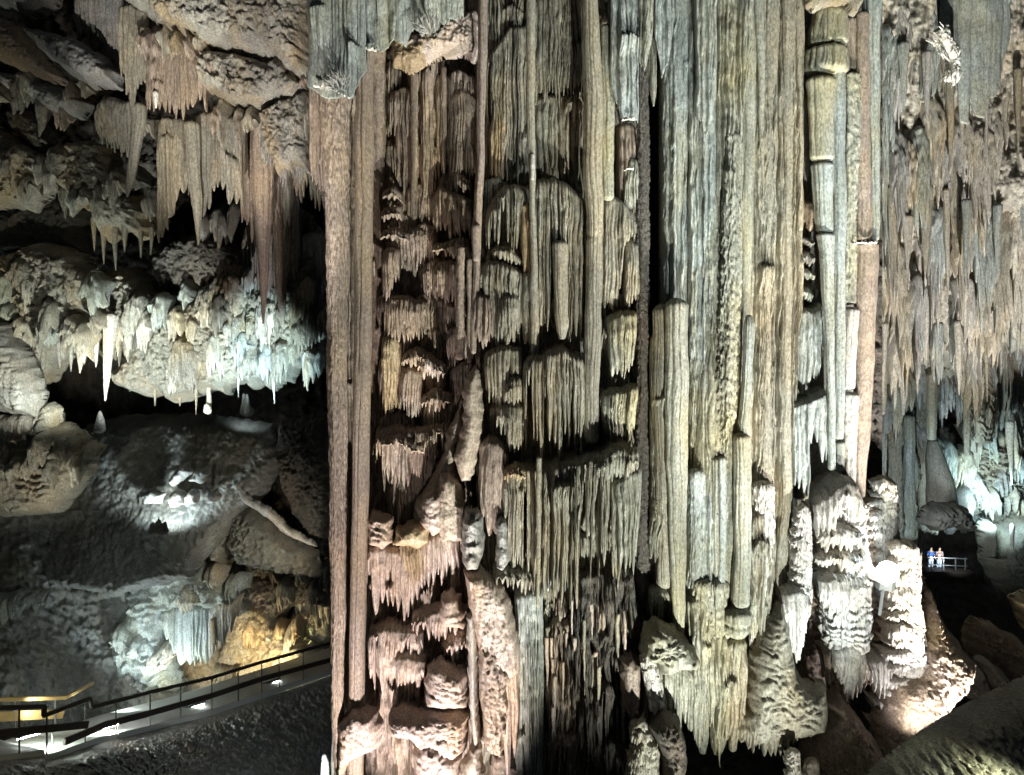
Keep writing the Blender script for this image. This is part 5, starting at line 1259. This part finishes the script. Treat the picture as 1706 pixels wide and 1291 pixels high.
# ================================================================== PATH, RAILINGS, LAMPS, PEOPLE
xs = np.concatenate([np.linspace(-120, 74, 20), np.linspace(76, 680, 60)])
ey, eD = path_edge(xs)
X, Z = at(xs, ey, eD)
front = np.stack([X, eD, Z], -1)
tan = np.gradient(front[:, :2], axis=0)
tan /= np.linalg.norm(tan, axis=1)[:, None]
nrm = np.stack([-tan[:, 1], tan[:, 0]], -1)
back = front.copy()
back[:, :2] += nrm * 2.0
back[:, 2] += .02
lo = front.copy()
lo[:, 2] -= .22
lob = back.copy()
lob[:, 2] -= .3
V = np.stack([lo, front, back, lob], 0).reshape(-1, 3)
tag(raw_mesh("path", V, gridq(4, len(xs)), "concrete", None, smooth=False), kind="structure")


def railing(label, top, low, posts, mat, post_mat, th=(.08, .105), lh=(.06, .18), pw=.035):
    r = thing("railing", pt(*posts[0][:2], posts[0][3]), label, "railing")
    for tp in top:
        p = [pt(*q) for q in tp]
        bars("handrail", mat, [(a, b, *th) for a, b in zip(p, p[1:])], r)
    for lw in low:
        p = [pt(*q) for q in lw]
        bars("low_rail", mat, [(a, b, *lh) for a, b in zip(p, p[1:])], r)
    for x, y0_, y1_, Y in posts:
        bars("post", post_mat, [(pt(x, y1_, Y), pt(x, y0_, Y), pw, pw)], r)
    return r


def ytop(x):
    return float(np.interp(x, [-60, 74, 74.1, 151, 151.1, 250, 352, 436, 552, 640], [1181, 1178, 1191, 1165, 1177, 1153, 1129, 1103, 1071, 1045]))


posts = []
for x in (-30, 32, 78, 142, 193, 250, 301, 353, 397, 436, 465, 505, 552, 600):
    y_, D_ = path_edge(x)
    posts.append((x, ytop(x), float(y_) + 1, float(D_)))
fD = lambda x: float(path_edge(x)[1])
railing("dark timber handrail with thin posts along the front of the sloping path", 
        [[(-90, 1182, fD(-90)), (74, 1177, fD(74)), (73, 1192, fD(74)), (150, 1164, fD(150)), (153, 1178, fD(153)), (250, 1153, 23), (352, 1129, 25.5), (436, 1103, 27.7), (552, 1071, 30.9), (660, 1040, 33.6)]],
        [[(-90, 1231, fD(-90)), (0, 1222, fD(0)), (146, 1207, fD(140))], [(107, 1236, fD(107)), (176, 1207, fD(176)), (250, 1188, 23), (352, 1159, 25.5), (436, 1131, 27.7), (552, 1099, 30.9), (660, 1064, 33.6)]],
        posts, "dark_timber", "dark_timber")
railing("yellow timber handrail and plank on steel posts along the back of the path", 
        [[(-90, 1168, 18.5), (109, 1162, 21.6), (154, 1138, 24.2)]], [[(-90, 1198, 18.5), (105, 1189, 21.6)]],
        [(25, 1166, 1222, 20.2), (92, 1163, 1218, 21.3)], "pale_timber", "steel", lh=(.05, .24))

# lamps along the path: tube fittings on short brackets
PL = []
for k, (x, y, Y, lab) in enumerate([
    (58, 1219, 18.9, "long white path lamp nearest the left edge under the low rail"),
    (172, 1210, 21.2, "glaring white path lamp at the end of the low rail's step"),
    (320, 1175, 25.6, "greenish white path lamp in the middle of the sloping path"),
    (449, 1136, 28.9, "yellowish white path lamp farthest along the path beside the twin pillar"),
]):
    p = pt(x, y, Y)
    o = thing("path_lamp", p, lab, "lamp", "lamps along the path")
    d = Vector((.34, .22, .03))
    bars("housing", "lamp_housing", [(p - d, p + d, .16, .05)], o)
    dn = Vector((0, 0, -.05))
    bars("tube", "lamp_glass", [(p - d * .92 + dn, p + d * .92 + dn, .07, .05)], o)
    bars("bracket", "steel", [(p + d * .9, p + d * .9 + Vector((0, 0, -.45)), .03, .03)], o)
    PL.append(p)


def floodlight(p, target, label, s=.18):
    o = thing("floodlight", p, label, "lamp", None)
    d = (Vector(target) - Vector(p)).normalized()
    q = Vector(p) - d * s * .4
    bars("housing", "lamp_housing", [(q - d * s * 1.6, q, s * 1.7, s * 1.3)], o)
    bars("lens", "lamp_glass", [(q + d * .004, q + d * .03, s * 1.45, s * 1.1)], o)
    bars("bracket", "lamp_housing", [(q - d * s * .8, q - d * s * .8 + Vector((0, 0, -s * 3)), .05, .05)], o)
    return o


def uv_ball(name, mat, c, r, par, sx=1, sz=1, seg=16):
    V, F = [], []
    for i in range(seg // 2 + 1):
        a = math.pi * i / (seg // 2)
        for j in range(seg):
            b = 2 * math.pi * j / seg
            V.append((c[0] + r * sx * math.sin(a) * math.cos(b), c[1] + r * math.sin(a) * math.sin(b), c[2] + r * sz * math.cos(a)))
    for i in range(seg // 2):
        for j in range(seg):
            F.append((i * seg + j, i * seg + (j + 1) % seg, (i + 1) * seg + (j + 1) % seg, (i + 1) * seg + j))
    return poly_obj(name, mat, [(V, F)], par, True)


# the glaring lamp
LG = pt(1479, 953, 18.3)
o = thing("floodlight", LG, "round glaring white floodlight pointing out from between the stalagmite towers", "lamp")
uv_ball("lens", "lamp_glass", LG, .25, o, sz=1.0)
sh = [pt(1484, 962, 18.55), pt(1490, 985, 18.7)]
bars("housing", "lamp_housing", [(LG + Vector((.02, .12, -.05)), LG + Vector((.10, .35, -.38)), .42, .42)], o)
bars("bracket", "steel", [(LG + Vector((.02, .2, -.2)), LG + Vector((-.05, .25, -1.1)), .07, .07)], o)

# far walkway with visitors
Yp = 56.0
o = thing("railing", pt(1572, 946, Yp), "thin far away railing in front of the two visitors", "railing")
bars("handrail", "steel", [(pt(1526, 927, Yp - 1), pt(1612, 931, Yp - 1), .08, .08)], o)
bars("low_rail", "steel", [(pt(1526, 940, Yp - 1), pt(1612, 943, Yp - 1), .06, .06)], o)
for x in (1534, 1552, 1572, 1592, 1608):
    bars("post", "steel", [(pt(x, 950, Yp - 1), pt(x, 928.5, Yp - 1), .07, .07)], o)
a, b = pt(1518, 951, Yp - 1.3), pt(1625, 954, Yp - 1.3)
fl = [a, b, b + Vector((0, 3, 0)), a + Vector((0, 3, 0))]
V = fl + [v + Vector((0, 0, -.4)) for v in fl]
poly_obj("walkway", "dark_timber", [(V, [(0, 1, 2, 3), (7, 6, 5, 4), (0, 4, 5, 1), (1, 5, 6, 2), (2, 6, 7, 3), (3, 7, 4, 0)])])["kind"] = "structure"


def skin_obj(name, mat, pts, edges, par, sub=2):
    """continuous limb/body surface grown round a skeleton; pts = (x, y, z, r)"""
    me = bpy.data.meshes.new(name)
    me.from_pydata([q[:3] for q in pts], edges, [])
    o = bpy.data.objects.new(name, me)
    COL.objects.link(o)
    m = o.modifiers.new("skin", "SKIN")
    for v, q in zip(me.skin_vertices[0].data, pts):
        v.radius = (q[3], q[4] if len(q) > 4 else q[3])
    me.skin_vertices[0].data[0].use_root = True
    s = o.modifiers.new("sub", "SUBSURF")
    s.levels = s.render_levels = sub
    me.materials.append(M[mat])
    o.parent = par
    return o


def person(p, label, cloth, arm):
    r = thing("person", p, label, "person", None)
    # body (skin): pelvis, chest, neck, head, arms with hands, legs
    P = [(0, 0, .95, .12, .10), (0, 0, 1.2, .13, .10), (0, 0, 1.42, .12, .09), (0, -.01, 1.54, .05), (0, -.03, 1.64, .095, .11), (0, -.02, 1.74, .07, .08),
         (.19, 0, 1.40, .055), (.25, -.02, 1.14, .042), (.22, -.24 * arm, .98, .034), (.20, -.32 * arm, .96, .03),
         (-.19, 0, 1.40, .055), (-.25, -.02, 1.14, .042), (-.22, -.26, 1.0, .034), (-.2, -.34, .99, .03),
         (.09, 0, .88, .09), (.10, 0, .48, .06), (.10, .02, .08, .04), (.10, -.10, .04, .035),
         (-.09, 0, .88, .09), (-.11, -.02, .48, .06), (-.11, .02, .08, .04), (-.11, -.10, .04, .035)]
    E = [(0, 1), (1, 2), (2, 3), (3, 4), (4, 5), (2, 6), (6, 7), (7, 8), (8, 9), (2, 10), (10, 11), (11, 12), (12, 13), (0, 14), (14, 15), (15, 16), (16, 17), (0, 18), (18, 19), (19, 20), (20, 21)]
    skin_obj("body", "skin", P, E, r)
    P = [(0, 0, .98, .16, .13), (0, 0, 1.2, .165, .13), (0, 0, 1.43, .15, .11), (.19, 0, 1.41, .075), (.24, -.01, 1.2, .065), (-.19, 0, 1.41, .075), (-.24, -.01, 1.2, .065)]
    skin_obj("shirt", cloth, P, [(0, 1), (1, 2), (2, 3), (3, 4), (2, 5), (5, 6)], r)
    P = [(0, 0, .96, .155, .13), (.09, 0, .86, .11), (.10, 0, .48, .085), (.10, .02, .1, .07), (-.09, 0, .86, .11), (-.11, -.02, .48, .085), (-.11, .02, .1, .07)]
    skin_obj("trousers", "pale_trousers", P, [(0, 1), (1, 2), (2, 3), (0, 4), (4, 5), (5, 6)], r)
    skin_obj("hair", "dark_hair", [(0, .03, 1.64, .10), (0, .0, 1.75, .09)], [(0, 1)], r)
    return r


person(pt(1550, 951.5, Yp), "visitor in a blue shirt and pale trousers leaning at the far railing", "blue_cloth", 1)
person(pt(1564, 952, Yp - .1), "visitor in a pinkish shirt standing right of the one in blue at the far railing", "pink_cloth", .4)
# ================================================================== LIGHT
w = bpy.data.worlds.new("World")
scene.world = w
w.use_nodes = True
w.node_tree.nodes["Background"].inputs[0].default_value = (.6, .75, .8, 1)
w.node_tree.nodes["Background"].inputs[1].default_value = 0.026
vs = scene.view_settings
vs.view_transform = "Standard"
vs.look = "None"
vs.exposure = 0.35
vs.gamma = 1.0
scene.cycles.use_denoising = True
scene.cycles.max_bounces = 5
scene.cycles.diffuse_bounces = 3
scene.cycles.caustics_reflective = False
scene.cycles.caustics_refractive = False
GREEN = (.86, 1.0, .84)
COOL = (.78, .95, 1.0)
WARM = (1.0, .84, .78)
LL = lamp_light
# great column: floodlights below the frame, left and right, plus an added fill
LL("flood_or_fill_beam", (6.5, 7.0, -19.0), pt(1060, 250, 19), 31000, (.95, 1.0, .90), 50)
LL("flood_or_fill_beam", (11.5, 11.5, -11.0), pt(1120, 330, 19), 17000, (1, .995, .97), 44, blend=1.0)
LL("flood_or_fill_beam", (-1.8, 13.0, -15.0), pt(690, 1090, 19), 10500, (1, .90, .87), 42)
LL("flood_or_fill_beam", (-6.0, 6.0, -18.0), pt(640, 250, 19), 2500, (1, .90, .84), 36)
LL("flood_or_fill_beam", (9.0, 7.0, -3.0), pt(1180, 40, 19), 5200, (.88, 1, .98), 50)  # added soft fill from the right front, brightening the column's upper part
# lamp in view, then unseen ones below it
LL("flood_or_fill_beam", LG + Vector((0, -.4, .1)), pt(1375, 740, 18.5), 260, COOL, 175, size=.2)
LL("flood_or_fill_beam", pt(1545, 1225, 17.8), pt(1500, 1080, 19.5), 190, (1, .97, .95), 120, size=.2)
LL("flood_or_fill_beam", pt(1440, 1250, 16.0), pt(1390, 760, 19), 420, COOL, 90, size=.2)
# far right wall
LL("flood_or_fill_beam", (11.5, 15.0, -13.0), pt(1600, 120, 26), 23000, (1, .98, .92), 60)
LL("flood_or_fill_beam", pt(1655, 862, 30.5), pt(1645, 800, 34), 900, (.62, .9, 1), 120)
LL("flood_or_fill_beam", pt(1500, 900, 27), pt(1510, 700, 33), 900, COOL, 120)
LL("flood_or_fill_beam", pt(1600, 946, 53.2), pt(1556, 922, 56), 420, COOL, 60)
LL("flood_or_fill_beam", pt(1600, 935, 53), pt(1565, 900, 60), 300, COOL, 80)
LL("flood_or_fill_beam", pt(1900, 1335, 10.1), pt(1665, 1350, 10.9), 700, (.93, 1, .66), 62)
LL("flood_or_fill_beam", pt(1560, 1160, 20.0), pt(1650, 1080, 23), 260, (1, .95, .85), 120)
# left roof and hanging rock
LL("flood_or_fill_beam", (-5.5, 8.0, -9.0), pt(410, 60, 23.2), 19000, (1, .97, .92), 27)
LL("flood_or_fill_beam", (-9.0, 10.0, -9.0), pt(200, 280, 24.5), 1600, (.98, 1, .88), 36)
LL("flood_or_fill_beam", pt(452, 800, 21.0), pt(440, 550, 28.4), 5600, (.66, .92, 1), 36)
LL("flood_or_fill_beam", pt(230, 860, 20.0), pt(280, 540, 28.4), 6200, (.88, 1, .98), 44)
LL("flood_or_fill_beam", pt(110, 730, 22.0), pt(80, 480, 26), 1000, (.93, 1, .88), 95)
LL("flood_or_fill_beam", pt(268, 876, 26.4), pt(296, 790, 28.5), 520, COOL, 120)
LL("flood_or_fill_beam", pt(60, 900, 22.0), pt(60, 770, 25), 200, (1, 1, .85), 80)
LL("flood_or_fill_beam", pt(400, 690, 29.6), pt(420, 694, 30.5), 25, COOL, 140)
LL("flood_or_fill_beam", pt(455, 930, 25.5), pt(440, 880, 29), 220, (1, .95, .8), 100)
# by the path
LL("flood_or_fill_beam", pt(394, 1140, 29.6), pt(420, 1050, 33), 520, (1, .80, .46), 130)
LL("flood_or_fill_beam", pt(470, 1118, 31.4), pt(470, 1050, 34), 200, (1, .86, .5), 130)  # added warm light widening the orange spill on the rock
LL("flood_or_fill_beam", pt(170, 1130, 23.0), pt(275, 1030, 29), 450, COOL, 50)
LL("flood_or_fill_beam", pt(232, 1180, 26.2), pt(262, 960, 29), 520, COOL, 110)  # added grazing light to bring out the cascade's ripples
LL("flood_or_fill_beam", pt(128, 1186, 22.0), pt(90, 1060, 24.0), 60, COOL, 120)  # added wash on the slope, standing in for path lamp bounce
LL("flood_or_fill_beam", pt(516, 1100, 32.6), pt(520, 1000, 34), 200, (.9, 1, .5), 110)
LL("flood_or_fill_beam", pt(540, 1298, 19.6), pt(541, 1275, 20.2), 30, COOL, 140)
LL("flood_or_fill_beam", pt(520, 1330, 17.5), pt(430, 1240, 21), 150, COOL, 100)
LL("flood_or_fill_beam", pt(205, 1168, 24.2), pt(215, 1120, 28), 80, (.85, 1, .96), 150)  # added wash behind the path, standing in for spread path lamp light
LL("flood_or_fill_beam", pt(300, 1150, 27.2), pt(310, 1120, 30), 140, (.9, 1, .92), 150)  # added wash of the same sort, further along the path
LL("flood_or_fill_beam", pt(60, 1180, 20.4), pt(60, 1140, 23), 60, (.9, 1, .92), 150)  # added wash for the slope at the path's left end
LL("flood_or_fill_beam", pt(1590, 800, 29.0), pt(1640, 700, 33), 160, (.66, .92, 1), 110)
for k, (p, e) in enumerate(zip(PL, (300, 900, 900, 1800))):
    LL("path_lamp_beam", p + Vector((0, -.02, -.12)), p + Vector((.05, .25, -1)), e, [(.85, 1, .9), (.95, 1, 1), (.85, 1, .92), (1, .96, .75)][k], 150, size=.12)
